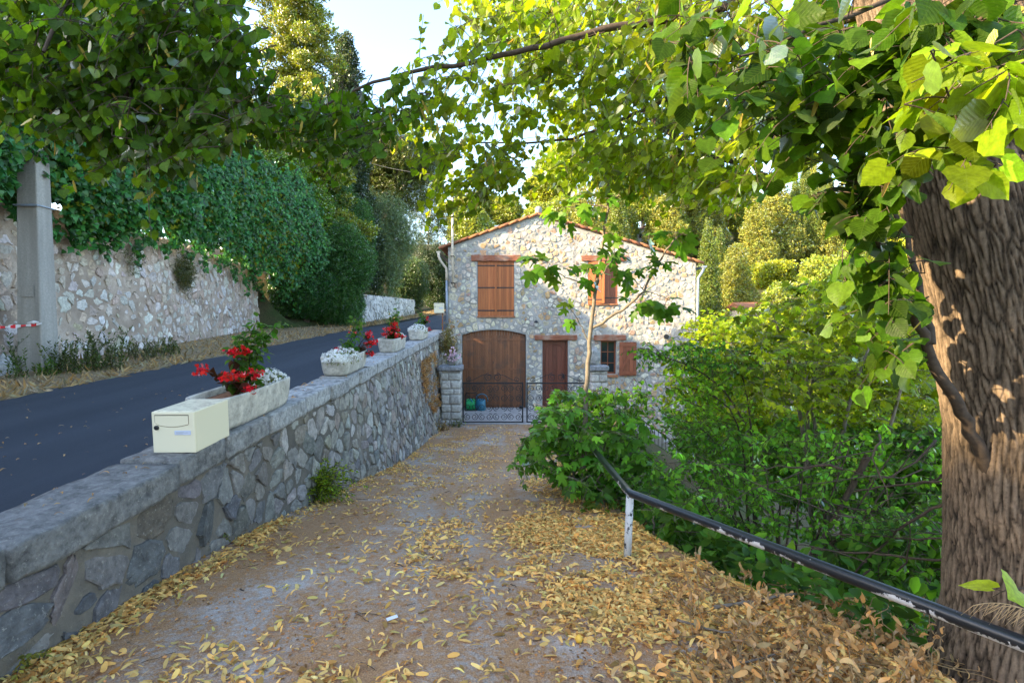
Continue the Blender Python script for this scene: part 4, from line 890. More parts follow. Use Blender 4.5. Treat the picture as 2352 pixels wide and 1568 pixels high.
# stair rail and stairs down the right of the house
sr = thing("stair_railing", "thin dark stair railing descending in front of the house's lower corner", "railing", (4.3, 17, -2)); mb = MB(); ba = MB()
A, B = W(1440, 940, 16.6), W(1540, 1010, 16.6); mb.tube([A, B], .022, 6); mb.tube([A + [0, 0, -.75], B + [0, 0, -.75]], .018, 6)
for u in np.linspace(.02, .98, 12): p = A + (B - A) * u; ba.tube([p, p + np.array([0, 0, -.78])], .011, 5)
mb.build("rails", M['iron'], sr, True); ba.build("balusters", M['iron'], sr)
st = MB()
for k in range(9): x = 3.5 + k * .3; z = -1.3 - .175 * k; st.box(x, x + .3 if k < 8 else x + 1.2, 16.7, 18.1, z - .6, z)
tag(st.build("stone_steps", M['paving'], None, bevel=.012), "pale stone steps going down along the foot of the house", "steps")
# ---------------------------------------------------------------- foliage builders
class Tubes:
    """many thin limbs in one mesh, built fast"""
    def __init__(s): s.V = []; s.F = []; s.b = 0
    def add(s, pts, rad, n=5):
        pts = np.asarray(pts, float); m = len(pts); rad = np.broadcast_to(np.asarray(rad, float), (m,)); t = nrm(np.gradient(pts, axis=0))
        ref = np.array([0.31, .17, .93]) if abs(t[0, 2]) < .8 else np.array([.9, .3, .1]); x = nrm(np.cross(t, ref)); y = np.cross(t, x); a = np.linspace(0, 2 * math.pi, n, endpoint=False)
        V = pts[:, None] + rad[:, None, None] * (np.cos(a)[None, :, None] * x[:, None] + np.sin(a)[None, :, None] * y[:, None])
        i = np.arange(m - 1)[:, None] * n; j = np.arange(n)[None]; j2 = (j + 1) % n
        s.V.append(V.reshape(-1, 3)); s.F.append(np.stack([i + j, i + j2, i + n + j2, i + n + j], -1).reshape(-1, 4) + s.b); s.b += m * n
    def build(s, name, m, parent, col=(1, 1, 1)):
        V = np.concatenate(s.V); return raw_mesh(name, V, np.concatenate(s.F), np.tile(np.array(col), (len(V), 1)), m, parent, True)
def in_poly(p, P):
    c = False; n = len(P)
    for i in range(n):
        (x1, y1), (x2, y2) = P[i], P[i - 1]
        if (y1 > p[1]) != (y2 > p[1]) and p[0] < (x2 - x1) * (p[1] - y1) / (y2 - y1) + x1: c = not c
    return c
def rnd_in(P, r):
    P = np.array(P, float); lo, hi = P.min(0), P.max(0)
    while True:
        p = r.uniform(lo, hi)
        if in_poly(p, P): return p
class Leafy:
    """limbs + sprays of leaves; every spray is joined to the nearest limb by a thin branch"""
    def __init__(s, seed): s.r = np.random.default_rng(seed); s.tw = Tubes(); s.limbs = []; s.LP = []; s.LR = []; s.leaf = {}
    def limb(s, pts, r0, r1, n=8, k=14):
        pts = np.array(pts, float); d = np.concatenate([[0], np.cumsum(np.linalg.norm(np.diff(pts, axis=0), axis=1))]); u = np.linspace(0, d[-1], max(k, len(pts) * 3))
        q = np.stack([np.interp(u, d, pts[:, i]) for i in range(3)], 1)
        for _ in range(3): q[1:-1] = (q[:-2] + 2 * q[1:-1] + q[2:]) / 4
        q[1:-1] += s.r.normal(0, .006, q[1:-1].shape); s.tw.add(q, np.linspace(r0, r1, len(q)), n); s.LP.append(q); return q
    def put(s, key, p, tip, nor, size, col): s.leaf.setdefault(key, []).append((p, tip, nor, size, col))
    def spray(s, p, d, L, n, size, base, key='a', droop=.35, join=True, var=.28, petiole=.35, hang=.45, flat=.55, hue=.1):
        r = s.r; d = nrm(np.asarray(d, float)); u = np.linspace(0, 1, 6)[:, None]; w = r.normal(0, .06, 3)
        pts = p + d * L * u + np.array([0, 0, -droop * L]) * u ** 2 + w * L * np.sin(u * 3)
        if join and s.LP:
            s.LP = [np.concatenate(s.LP)] if len(s.LP) > 40 else s.LP; A = np.concatenate(s.LP); dd = np.linalg.norm(A - p, axis=1) + .6 * np.clip(A[:, 2] - p[2], 0, None); q = A[np.argmin(dd)]; D = np.linalg.norm(q - p)
            if D > .03:
                v = np.linspace(0, 1, 7)[:, None]; c = q * (1 - v) + p * v + np.array([0, 0, .10 * D]) * np.sin(v * math.pi) + r.normal(0, .03 * D, 3) * np.sin(v * math.pi); s.tw.add(c, np.linspace(.0022 + .0030 * D, .0022, 7), 4); s.LP.append(c[1:])
        s.tw.add(pts, np.linspace(.003, .0012, 6), 4); s.LP.append(pts)
        t = nrm(np.gradient(pts, axis=0)); g0 = r.uniform(.75, 1.25)
        for i in range(n):
            f = (i + .5 + r.uniform(-.3, .3)) / n; k = min(4, int(f * 5)); fr = f * 5 - k; pp = pts[k] * (1 - fr) + pts[k + 1] * fr; tt = t[k]
            sd2 = nrm(np.cross(tt, np.array([0, 0, 1.])) + 1e-4) * (1 if i % 2 else -1); tip = nrm(tt * r.uniform(.2, .8) + sd2 * r.uniform(.4, 1.) + np.array([0, 0, -hang * r.uniform(.3, 1.6)]) + .25 * r.standard_normal(3))
            nor = np.array([0, 0, 1.]) + flat * r.standard_normal(3) + .3 * sd2; sz = size * r.uniform(.62, 1.2) * (1 - .25 * f)
            h = r.normal(0, hue); col = np.clip(np.array(base) * g0 * max(.4, 1 + var * r.standard_normal()) * np.array([1 + h, 1, 1 - h]), .003, .8)
            s.put(key, pp + tip * petiole * sz * .8, tip, nor, sz, col)
            if petiole > .2 and sz > .05: s.tw.add([pp, pp + tip * petiole * sz * .82], .0011, 3)
        return pts
    def region(s, P, d0, d1, n, L, nl, size, base, dirf=None, **kw):
        for _ in range(n):
            px = rnd_in(P, s.r); dd = s.r.uniform(d0, d1); p = W(px[0], px[1], dd)
            d = dirf(p, s.r) if dirf else np.array([s.r.normal(-.3, .7), s.r.normal(0, .6), s.r.normal(-.1, .35)])
            s.spray(p - nrm(d) * L * .5, d, L * s.r.uniform(.6, 1.3), max(2, int(nl * s.r.uniform(.7, 1.3))), size, base, **kw)
    def build(s, parent, protos, bark, names=None, lco=()):
        s.tw.build("branches", bark, parent)
        for k, v in s.leaf.items():
            P, T, N_, S, C = (np.array([q[i] for q in v], float) for i in range(5)); nm, proto, m = protos[k]
            scatter(nm, proto, P, frames(T, N_), S, C, m, parent, True, k in lco)
G_LIN = np.array([.062, .138, .008]); G_SUN = np.array([.155, .235, .010])  # same leaves: G_SUN has sunlight put into its colour, G_LIN is the shaded green

# ---------------------------------------------------------------- the linden over the driveway
lin = thing("linden_tree", "big linden tree with furrowed trunk whose branches arch over the whole driveway", "tree", (2.65, 2.6, -.2)); T_ = Leafy(100); r = T_.r
ty = 2.62
axis = [(-.9, 2.72, .58), (-.45, 2.71, .47), (-.14, 2.72, .41), (.1, 2.74, .39), (.43, 2.73, .38), (1.07, 2.69, .365), (1.7, 2.56, .36), (2.49, 2.33, .345), (3.2, 2.14, .33), (4.2, 1.9, .31), (5.4, 1.75, .26), (7.2, 1.6, .18)]
nz, na = 620, 400; zz = np.linspace(-.7, 7.0, nz); A_ = np.array(axis); V = np.zeros((nz, na, 3)); C = np.zeros((nz, na, 3)); th = np.linspace(0, 2 * math.pi, na, endpoint=False)
for i, z in enumerate(zz):
    cx = np.interp(z, A_[:, 0], A_[:, 1]); R0 = np.interp(z, A_[:, 0], A_[:, 2])
    for j, a in enumerate(th):
        ca, sa = math.cos(a), math.sin(a); but = 1 + .07 * max(0, 1 - (z + .7) / 1.2) * math.sin(5 * a + 1) + .03 * noise.noise((ca * 1.5, sa * 1.5, z * .8))
        if z < 3.8:
            wx = .35 * noise.noise((ca * 2.2, sa * 2.2, z * 1.6)); wy = .5 * noise.noise((ca * 6, sa * 6, z * 5)); q = Vector((ca * 16 + wx * 2 + wy, sa * 16 + wx * 2 - wy, z * 5.0 + wy)); d_, _ = noise.voronoi(q); f = min(1, max(0, (d_[1] - d_[0]) / .27)); fine = noise.noise((ca * 34, sa * 34, z * 80)) + .6 * noise.noise((ca * 9, sa * 9, z * 22))
            f = f ** .8; hgt = -.012 * (1 - f) + .0035 * fine; k = .14 + .86 * f + .22 * fine
        else: hgt, k = 0, .9
        R = R0 * but + hgt; V[i, j] = (cx + R * ca, ty + R * sa, z); C[i, j] = np.array([.20, .147, .104]) * k
ii = (np.arange(nz - 1) * na)[:, None]; jj = np.arange(na)[None]; j2 = (jj + 1) % na
raw_mesh("trunk", V.reshape(-1, 3), np.stack([ii + jj, ii + j2, ii + na + j2, ii + na + jj], -1).reshape(-1, 4), C.reshape(-1, 3), M['bark'], lin, True)
# second stem hugging the trunk and the main limbs, read off the photo
T_.limb([(2.52, 2.52, .62), W(2236, 1010, 2.52), W(2200, 930, 2.42), W(2130, 800, 2.34), W(2085, 700, 2.32), W(2060, 630, 2.32), W(2000, 520, 2.35), W(1900, 440, 2.5)], .034, .012, 10, 30)
T_.limb([W(2140, 790, 2.33), W(2090, 560, 2.5), W(2010, 400, 2.8)], .017, .007)
top = np.array([2.1, ty, 3.3])
L1 = T_.limb([top, (1.95, 3.0, 3.75), W(1600, 40, 3.9), W(1420, 60, 3.9), W(1280, 95, 3.9), W(1180, 122, 3.85), W(1090, 150, 3.8), W(960, 157, 3.7), W(830, 197, 3.6), W(720, 260, 3.5)], .045, .007, 8, 40)
L2 = T_.limb([top, (1.9, 3.4, 3.5), W(1640, 150, 4.3), W(1567, 213, 4.5), W(1451, 263, 4.6), W(1351, 310, 4.7), W(1284, 326, 4.7), W(1084, 329, 4.6)], .032, .006, 8, 36)
L3 = T_.limb([(2.2, ty, 2.7), (1.9, 3.2, 2.8), W(1768, 357, 4.3), W(1668, 371, 5), W(1568, 353, 5.6), W(1420, 390, 6.4)], .045, .01, 8, 30)
L4 = T_.limb([(2.0, ty, 3.9), (1.4, 3.3, 4.6), (.9, 4.0, 5.0)], .09, .02, 8, 24)
L5 = T_.limb([(2.0, ty, 4.1), (.9, 2.9, 4.6), (-.2, 3.1, 4.5), W(353, -20, 3.15), W(335, 70, 3.1), W(307, 143, 3.05), W(280, 260, 3.0)], .09, .008, 8, 36)
L6 = T_.limb([(.3, 3.0, 4.55), (-1, 2.7, 4.1), W(130, -20, 2.9), W(100, 120, 2.7)], .04, .008)
L8 = T_.limb([(2.2, ty, 2.9), (1.75, 2.0, 3.0), W(1900, 60, 1.95), W(1800, 90, 1.9), W(1700, 130, 1.85)], .02, .004)
L9 = T_.limb([(2.25, ty, 3.3), (2.0, 1.9, 3.2), W(2250, 20, 1.55), W(2230, 140, 1.5)], .02, .004)
L10 = T_.limb([(1.9, 3.2, 2.8), (1.6, 4.8, 3.2), W(1380, 140, 6.4), W(1300, 160, 7)], .04, .01)
LW = dict(droop=.4, hang=.7, flat=.6)
left = lambda p, r: np.array([r.normal(-.7, .5), r.normal(0, .6), r.normal(-.25, .3)])
# dark hanging mass at the left
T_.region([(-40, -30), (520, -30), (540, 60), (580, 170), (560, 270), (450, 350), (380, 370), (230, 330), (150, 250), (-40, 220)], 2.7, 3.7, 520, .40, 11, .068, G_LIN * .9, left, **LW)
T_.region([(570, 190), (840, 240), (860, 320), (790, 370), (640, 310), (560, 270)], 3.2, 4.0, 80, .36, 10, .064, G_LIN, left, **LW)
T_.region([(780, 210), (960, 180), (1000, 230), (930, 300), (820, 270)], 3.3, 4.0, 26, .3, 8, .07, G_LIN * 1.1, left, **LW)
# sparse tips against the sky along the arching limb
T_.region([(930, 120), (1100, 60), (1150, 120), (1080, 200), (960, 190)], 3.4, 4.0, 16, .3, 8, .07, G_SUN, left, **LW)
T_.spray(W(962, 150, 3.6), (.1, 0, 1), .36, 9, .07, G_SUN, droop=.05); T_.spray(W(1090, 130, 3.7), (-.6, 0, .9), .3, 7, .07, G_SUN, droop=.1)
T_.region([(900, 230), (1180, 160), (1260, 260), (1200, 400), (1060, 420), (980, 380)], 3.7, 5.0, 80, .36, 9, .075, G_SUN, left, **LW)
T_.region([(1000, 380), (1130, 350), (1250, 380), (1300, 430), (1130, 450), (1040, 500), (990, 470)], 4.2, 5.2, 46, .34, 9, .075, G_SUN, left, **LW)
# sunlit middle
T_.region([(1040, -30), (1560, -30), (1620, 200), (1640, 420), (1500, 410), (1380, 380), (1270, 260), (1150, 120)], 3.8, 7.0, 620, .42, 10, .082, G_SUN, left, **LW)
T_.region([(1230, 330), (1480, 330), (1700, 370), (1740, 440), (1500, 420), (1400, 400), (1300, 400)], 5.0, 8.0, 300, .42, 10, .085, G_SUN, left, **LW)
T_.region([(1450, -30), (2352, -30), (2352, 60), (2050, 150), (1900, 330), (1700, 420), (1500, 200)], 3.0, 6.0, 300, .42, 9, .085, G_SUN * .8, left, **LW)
# large near leaves at the right
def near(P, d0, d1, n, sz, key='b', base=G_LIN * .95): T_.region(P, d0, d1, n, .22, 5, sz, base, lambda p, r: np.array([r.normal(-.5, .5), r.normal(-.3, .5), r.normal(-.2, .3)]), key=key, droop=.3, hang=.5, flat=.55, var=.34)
near([(1520, 20), (1700, 0), (1980, 20), (2020, 150), (1880, 300), (1720, 300), (1580, 200)], 1.8, 2.4, 66, .10)
near([(1740, 240), (1960, 250), (2040, 400), (2020, 500), (1920, 490), (1800, 420)], 2.0, 2.6, 40, .10)
near([(1920, 470), (2030, 490), (2080, 590), (2090, 700), (2030, 730), (1940, 620)], 2.1, 2.35, 22, .105)
near([(1960, 700), (2060, 720), (2110, 850), (2030, 870)], 2.15, 2.4, 8, .10)
near([(1960, 60), (2150, 40), (2180, 300), (2120, 380), (1990, 330)], 1.7, 2.1, 44, .10)
near([(1950, 360), (2070, 360), (2085, 460), (1970, 480)], 1.95, 2.2, 14, .105)
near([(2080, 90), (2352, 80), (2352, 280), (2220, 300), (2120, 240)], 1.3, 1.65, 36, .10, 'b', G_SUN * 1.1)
near([(2060, 0), (2352, -20), (2352, 90), (2080, 90)], 1.5, 2.0, 30, .10)
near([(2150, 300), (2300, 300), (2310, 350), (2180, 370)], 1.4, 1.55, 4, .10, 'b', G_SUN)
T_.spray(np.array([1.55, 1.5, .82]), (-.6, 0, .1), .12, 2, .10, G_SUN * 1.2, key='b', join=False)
# yellow bracts with seeds hanging among the leaves
LP_ = np.array([q[0] for q in T_.leaf['a']] + [q[0] for q in T_.leaf['b']])
for i in r.choice(len(LP_), 800): T_.put('c', LP_[i] + r.normal(0, .03, 3), nrm(np.array([r.normal(0, .5), r.normal(0, .5), -1])), rv(r), r.uniform(.065, .10), np.array([.46, .36, .08]) * r.uniform(.6, 1.3))
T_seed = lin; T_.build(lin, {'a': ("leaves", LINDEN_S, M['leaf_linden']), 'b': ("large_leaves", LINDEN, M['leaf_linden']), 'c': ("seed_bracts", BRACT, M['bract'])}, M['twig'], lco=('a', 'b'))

[q for q in lin.children if q.name.startswith('seed_bracts')][0]['kind'] = 'stuff'
# ---------------------------------------------------------------- slim fig tree, fig bush, shrubs on the bank
def grp(p): return p
fg = thing("fig_sapling", "slim young fig tree with a bare grey stem rising in front of the house", "tree", (.95, 6.3, -.5)); F = Leafy(200); D = 6.0; GF = np.array([.065, .16, .016])
F.limb([(W(1340, 930, D)[0], D, -.75), W(1345, 905, D), W(1353, 800, D), W(1366, 680, D), W(1384, 565, D), W(1396, 480, D), W(1399, 420, D), W(1394, 345, D)], .040, .010, 10, 40)
F.limb([W(1362, 752, D), W(1410, 722, D - .1), W(1450, 697, D - .15), W(1480, 668, D - .2), W(1510, 610, D - .25), W(1540, 555, D - .3), W(1570, 535, D - .3)], .019, .008, 8, 24)
F.limb([W(1368, 672, D), W(1330, 648, D), W(1290, 632, D - .1), W(1262, 620, D - .2)], .009, .004); F.limb([W(1355, 790, D), W(1330, 738, D), W(1312, 712, D)], .008, .004)
F.limb([W(1370, 655, D), W(1385, 630, D - .2), W(1410, 590, D - .2)], .007, .004); F.limb([W(1398, 470, D), W(1430, 440, D), W(1450, 425, D)], .012, .004); F.limb([W(1396, 475, D), W(1350, 470, D), W(1310, 465, D)], .012, .004)
F.limb([W(1480, 668, D - .2), W(1520, 680, D - .3), W(1540, 690, D - .3)], .006, .004); F.limb([W(1480, 668, D - .2), W(1455, 640, D - .3), W(1435, 625, D - .3)], .006, .004)
for k in range(7): a = .5 - k * .16; F.limb([W(1394, 350 + k * 14, D), W(1394 + (22 if k % 2 else -24), 345 + k * 13, D)], .005, .003, 5, 4)
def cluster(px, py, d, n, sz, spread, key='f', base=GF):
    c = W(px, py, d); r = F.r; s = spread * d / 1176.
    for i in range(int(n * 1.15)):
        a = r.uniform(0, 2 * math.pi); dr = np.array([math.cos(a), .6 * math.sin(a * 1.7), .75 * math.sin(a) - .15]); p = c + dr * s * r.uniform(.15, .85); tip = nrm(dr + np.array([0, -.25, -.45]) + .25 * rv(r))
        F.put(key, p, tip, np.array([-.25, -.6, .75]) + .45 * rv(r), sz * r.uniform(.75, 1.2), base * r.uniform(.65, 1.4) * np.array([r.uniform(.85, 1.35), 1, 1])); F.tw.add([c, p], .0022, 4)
cluster(1256, 600, D - .2, 12, .19, 55); cluster(1348, 625, D - .1, 8, .17, 40); cluster(1412, 585, D - .2, 9, .16, 38); cluster(1312, 712, D, 6, .14, 32)
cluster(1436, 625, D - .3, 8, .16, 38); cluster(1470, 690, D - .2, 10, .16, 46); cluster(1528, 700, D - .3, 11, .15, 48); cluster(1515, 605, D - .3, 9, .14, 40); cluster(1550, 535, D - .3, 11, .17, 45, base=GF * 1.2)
cluster(1300, 475, D, 12, .19, 48, base=GF * 1.4); cluster(1375, 455, D - .1, 9, .17, 42, base=GF * 1.4); cluster(1448, 430, D, 9, .16, 42, base=GF * 1.3); cluster(1390, 525, D - .2, 6, .14, 34, base=GF * 1.3); cluster(1490, 545, D - .2, 6, .13, 36)  # upper clusters: sunlight put in as a brighter green
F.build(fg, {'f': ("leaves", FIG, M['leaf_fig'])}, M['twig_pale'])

def shrub(name, label, cat, base, seed, stems, regions, proto, m, bark, group=None, r0=.025):
    t = thing(name, label, cat, tuple(base), 0, group); S = Leafy(seed)
    for s_ in stems: S.limb([base + np.array([S.r.normal(0, .06), S.r.normal(0, .06), -.15])] + [np.asarray(q) for q in s_], r0 * S.r.uniform(.7, 1.2), r0 * .3)
    for R in regions: S.region(*R[:8], **R[8])
    S.build(t, {'a': ("leaves", proto, m)}, bark); return t
upd = lambda p, r: np.array([r.normal(0, .7), r.normal(-.2, .6), r.normal(.25, .4)])
GB = np.array([.075, .18, .020]); GY_ = np.array([.21, .29, .013]); GD_ = np.array([.045, .11, .015])  # sun and shade put into the greens: GY_ sunlit patches, GD_ shaded ones
KW = dict(dirf=upd, droop=.3, hang=.5, flat=.6, var=.45)
def gp(px, d, dz=0.): x = W(px, 900, d)[0]; return np.array([x, d, z_hill(x, d) + dz])
b = gp(1330, 6.4)
shrub("fig_bush", "dense low fig bush with lobed leaves swallowing the far end of the handrail", "bush", b, 301,
      [[W(1290, 960, 6.4)], [W(1350, 920, 6.6)], [W(1420, 950, 6.3)], [W(1250, 1030, 6.3)], [W(1450, 1040, 6.1)], [W(1380, 1090, 5.6)], [W(1230, 1060, 6.2)]],
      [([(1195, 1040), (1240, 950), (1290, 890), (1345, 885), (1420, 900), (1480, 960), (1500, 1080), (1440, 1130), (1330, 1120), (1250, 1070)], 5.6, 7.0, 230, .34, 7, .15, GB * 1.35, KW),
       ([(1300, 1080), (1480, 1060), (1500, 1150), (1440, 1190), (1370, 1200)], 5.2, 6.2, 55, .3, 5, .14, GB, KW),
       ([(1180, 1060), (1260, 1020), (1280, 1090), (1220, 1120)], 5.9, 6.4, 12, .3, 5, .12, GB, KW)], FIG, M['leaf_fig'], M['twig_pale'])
b = gp(1420, 6.9, .0)
shrub("elm_bush", "light green bush with small leaves growing through the fig bush below the slim trunk", "bush", b, 302,
      [[W(1380, 930, 6.6)], [W(1440, 900, 6.5)], [W(1480, 980, 6.2)]],
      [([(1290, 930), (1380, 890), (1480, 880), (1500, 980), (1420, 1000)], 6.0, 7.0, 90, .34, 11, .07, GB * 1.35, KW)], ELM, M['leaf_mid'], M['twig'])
b = gp(1760, 5.6)
shrub("elm_sapling", "young elm whose thin leafy twigs reach across the lower right window of the house", "tree", b, 303,
      [[W(1720, 950, 5.6), W(1640, 860, 5.6), W(1560, 820, 5.6), W(1470, 800, 5.6)], [W(1700, 930, 5.7), W(1640, 900, 5.7), W(1560, 880, 5.7)], [W(1720, 900, 5.6), W(1690, 820, 5.6)], [W(1650, 1000, 5.5), W(1580, 960, 5.5), W(1520, 950, 5.5)]],
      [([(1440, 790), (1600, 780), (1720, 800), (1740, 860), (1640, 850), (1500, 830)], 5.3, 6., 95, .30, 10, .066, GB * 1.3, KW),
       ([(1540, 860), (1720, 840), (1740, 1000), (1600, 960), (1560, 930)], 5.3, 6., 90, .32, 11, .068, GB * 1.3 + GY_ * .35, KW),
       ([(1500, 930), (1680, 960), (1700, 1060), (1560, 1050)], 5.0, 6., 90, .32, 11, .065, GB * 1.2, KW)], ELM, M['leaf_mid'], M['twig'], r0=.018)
b = gp(1900, 6.0)
shrub("fig_tree", "sunlit fig tree with pale limbs filling the bank beside the linden trunk", "tree", b, 304,
      [[W(1850, 900, 6.2), W(1880, 790, 6.3), W(1925, 715, 6.3)], [W(1880, 960, 5.9), W(1830, 870, 6.0), W(1850, 800, 6.0)], [W(1950, 900, 5.5), W(2000, 790, 5.6)], [W(2050, 950, 5.0), W(2080, 850, 5.0)], [W(1840, 930, 6.5), W(1790, 760, 6.6), W(1770, 700, 6.6)]],
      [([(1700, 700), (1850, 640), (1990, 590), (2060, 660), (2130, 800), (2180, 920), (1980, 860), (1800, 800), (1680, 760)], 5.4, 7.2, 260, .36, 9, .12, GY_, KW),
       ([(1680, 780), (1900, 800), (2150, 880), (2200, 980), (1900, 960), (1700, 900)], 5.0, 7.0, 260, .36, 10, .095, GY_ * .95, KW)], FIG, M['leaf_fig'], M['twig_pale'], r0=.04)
b = gp(1800, 4.9)
shrub("bramble_thicket", "dark green thicket of thin stems and small leaves below the handrail", "thicket", b, 305,
      [[W(1750, 1040, 4.9)], [W(1650, 1080, 5)], [W(1850, 1040, 4.9)], [W(1950, 1030, 4.6)], [W(2050, 1040, 4.4)], [W(1600, 1120, 4.6)], [W(2120, 1000, 4.5)]],
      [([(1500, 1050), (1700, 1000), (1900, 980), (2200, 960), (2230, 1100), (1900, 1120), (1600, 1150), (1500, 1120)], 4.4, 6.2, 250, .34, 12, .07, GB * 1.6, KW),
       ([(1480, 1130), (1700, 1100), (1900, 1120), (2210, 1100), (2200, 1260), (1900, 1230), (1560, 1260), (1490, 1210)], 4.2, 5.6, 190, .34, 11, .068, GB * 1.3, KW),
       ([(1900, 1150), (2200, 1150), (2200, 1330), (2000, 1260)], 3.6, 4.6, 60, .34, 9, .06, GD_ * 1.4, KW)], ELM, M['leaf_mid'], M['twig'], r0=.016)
b = gp(1520, 4.6)
shrub("fig_seedling", "low fig shoots with big dark leaves just beyond the white handrail post", "bush", b, 306, [[W(1500, 1180, 4.6)], [W(1560, 1190, 4.5)]],
      [([(1470, 1130), (1560, 1130), (1640, 1180), (1640, 1260), (1540, 1250), (1480, 1200)], 4.2, 4.9, 26, .3, 5, .13, GB * .8, KW)], FIG, M['leaf_fig'], M['twig_pale'])
# bigger bushes farther down the slope
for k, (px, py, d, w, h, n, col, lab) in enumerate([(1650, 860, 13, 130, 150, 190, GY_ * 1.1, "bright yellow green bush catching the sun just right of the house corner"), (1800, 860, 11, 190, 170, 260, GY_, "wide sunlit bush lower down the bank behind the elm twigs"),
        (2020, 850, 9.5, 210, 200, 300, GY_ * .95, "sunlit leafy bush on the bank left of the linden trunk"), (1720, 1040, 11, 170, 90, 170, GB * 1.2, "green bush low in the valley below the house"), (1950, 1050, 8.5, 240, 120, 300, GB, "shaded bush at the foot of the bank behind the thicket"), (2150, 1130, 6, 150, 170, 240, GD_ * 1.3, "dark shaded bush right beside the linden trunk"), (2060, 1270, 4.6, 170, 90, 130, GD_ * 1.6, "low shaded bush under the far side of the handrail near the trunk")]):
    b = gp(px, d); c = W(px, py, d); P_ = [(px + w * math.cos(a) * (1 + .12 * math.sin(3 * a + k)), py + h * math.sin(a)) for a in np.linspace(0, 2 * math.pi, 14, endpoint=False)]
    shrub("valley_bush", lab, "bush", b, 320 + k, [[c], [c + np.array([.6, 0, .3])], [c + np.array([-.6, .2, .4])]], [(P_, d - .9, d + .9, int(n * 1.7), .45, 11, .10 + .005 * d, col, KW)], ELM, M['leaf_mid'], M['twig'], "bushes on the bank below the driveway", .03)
# bare twigs in the shade by the trunk
t = thing("bare_branches", "tangle of bare grey branches in the shade beside the linden trunk", "branches", tuple(gp(2050, 4.2))); T2 = Tubes(); r = np.random.default_rng(9)
for k in range(20):
    a = W(r.uniform(1900, 2230), r.uniform(980, 1350), r.uniform(3.3, 4.6)); b = a + np.array([r.normal(-.5, .5), r.normal(0, .3), r.normal(-.1, .3)]); u = np.linspace(0, 1, 8)[:, None]; T2.add(a * (1 - u) + b * u + r.normal(0, .08, 3) * np.sin(u * 3) + r.normal(0, .012, (8, 3)), np.linspace(r.uniform(.004, .012), .002, 8), 5)
for A, B, C_, rr in ((W(2215, 1145, 3.4), W(2100, 1160, 3.5), W(1960, 1320, 3.8), .012), (W(2225, 1100, 3.4), W(2050, 1110, 3.6), W(1960, 1130, 3.8), .009), (W(1990, 1045, 4.6), W(1940, 1160, 4.7), W(1880, 1250, 4.6), .035), (W(2215, 1290, 3.3), W(2000, 1270, 3.6), W(1850, 1260, 3.9), .010), (W(2200, 1240, 3.4), W(2060, 1235, 3.6), W(1900, 1225, 3.9), .008)):
    u = np.linspace(0, 1, 14)[:, None]; T2.add((1 - u) ** 2 * A + 2 * u * (1 - u) * B + u ** 2 * C_ + r.normal(0, .006, (14, 3)), np.linspace(rr, rr * .6, 14), 6)
T2.build("stems", M['twig'], t)

r = np.random.default_rng(77); n = 22000; y = 2.7 + 9.5 * r.random(n); x = x_edge(y) + .12 + 9.0 * r.random(n) ** 1.3; z = z_right(x, y)
o = scatter("ground_cover", ELM, np.stack([x, y, z + r.uniform(0, .4, n)], 1), frames(np.stack([r.normal(0, .7, n), r.normal(0, .7, n), np.abs(r.normal(.3, .4, n))], 1), np.stack([r.normal(0, .5, n), r.normal(0, .5, n) - .2, np.ones(n)], 1)), r.uniform(.05, .13, n), tints(n, GD_ * 1.4, .35, .12, r), M['leaf_mid'], None)
o['kind'] = 'stuff'; o['label'] = "dark leafy ground cover on the bank under the bushes"
# ---------------------------------------------------------------- ivy and trees across the road
def tuftcloud(name, P, nor, size, col, m, parent, proto=TUFT, rng=RNG):
    n = len(P); return scatter(name, proto, P, frames(nrm(rng.standard_normal((n, 3)) + .6 * nor), nor + .5 * rng.standard_normal((n, 3))), size, col, m, parent)
iv = thing("ivy", "thick curtain of dark green ivy hanging over the top of the retaining wall", "ivy", (-10.6, 14, 4)); r = np.random.default_rng(50)
def ivy_low(y):                                                   # lower fringe of the curtain, world z
    z = np.interp(y, [3, 10.5, 11.6, 12.4, 13.2, 13.8, 14.6, 15.6, 16.6, 18, 20, 22, 23.5, 25.5, 27], [4.3, 4.2, 4.0, 3.6, 3.95, 4.3, 4.4, 4.3, 4.3, 4.55, 4.35, 4.0, 3.6, 2.6, 2.2])
    return z + .22 * math.sin(y * 5.1) + .14 * math.sin(y * 11.7)
def ivy_top(y): return np.interp(y, [3, 9, 13, 18, 24, 27], [6.4, 6.8, 7.0, 8.3, 9.2, 8.6]) + .3 * math.sin(y * 1.3) + .2 * math.sin(y * 3.1)
def ivy_pt(y, t):
    zl, zt = ivy_low(y), ivy_top(y); z = zl + (zt - zl) * t; b = .35 + .75 * math.sin(min(1, t * 1.15) * math.pi * .75) + .42 * noise.noise((y * .9, z * .9, 1)) + .22 * noise.noise((y * 2.3, z * 2.3, 4)) + float(np.interp(y, [20, 25, 27], [0, 1.2, 1.0])) * math.sin(min(1, t * 1.2 + .25) * math.pi * .7)
    return np.array([float(x_wall(min(y, 23.9))) + b - 1.4 * max(0, t - .75), y, z])
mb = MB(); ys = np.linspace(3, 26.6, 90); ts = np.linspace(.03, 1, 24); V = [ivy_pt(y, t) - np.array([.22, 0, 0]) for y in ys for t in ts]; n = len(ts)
mb.add(V, [(i * n + j, (i + 1) * n + j, (i + 1) * n + j + 1, i * n + j + 1) for i in range(len(ys) - 1) for j in range(n - 1)], (.018, .035, .010)); mb.build("stems", M['leaf_far'], iv)  # added solid sheet, coloured dark as the curtain's shaded inside; no single stems
P = []; N_ = []
for k in range(30000):
    y = 3 + 23.6 * r.random() ** .9; t = r.random(); p = ivy_pt(y, t); P.append(p + np.array([r.normal(0, .09), r.normal(0, .06), r.normal(0, .05) - .02])); N_.append((1, -.7 + .3 * r.standard_normal(), .6))
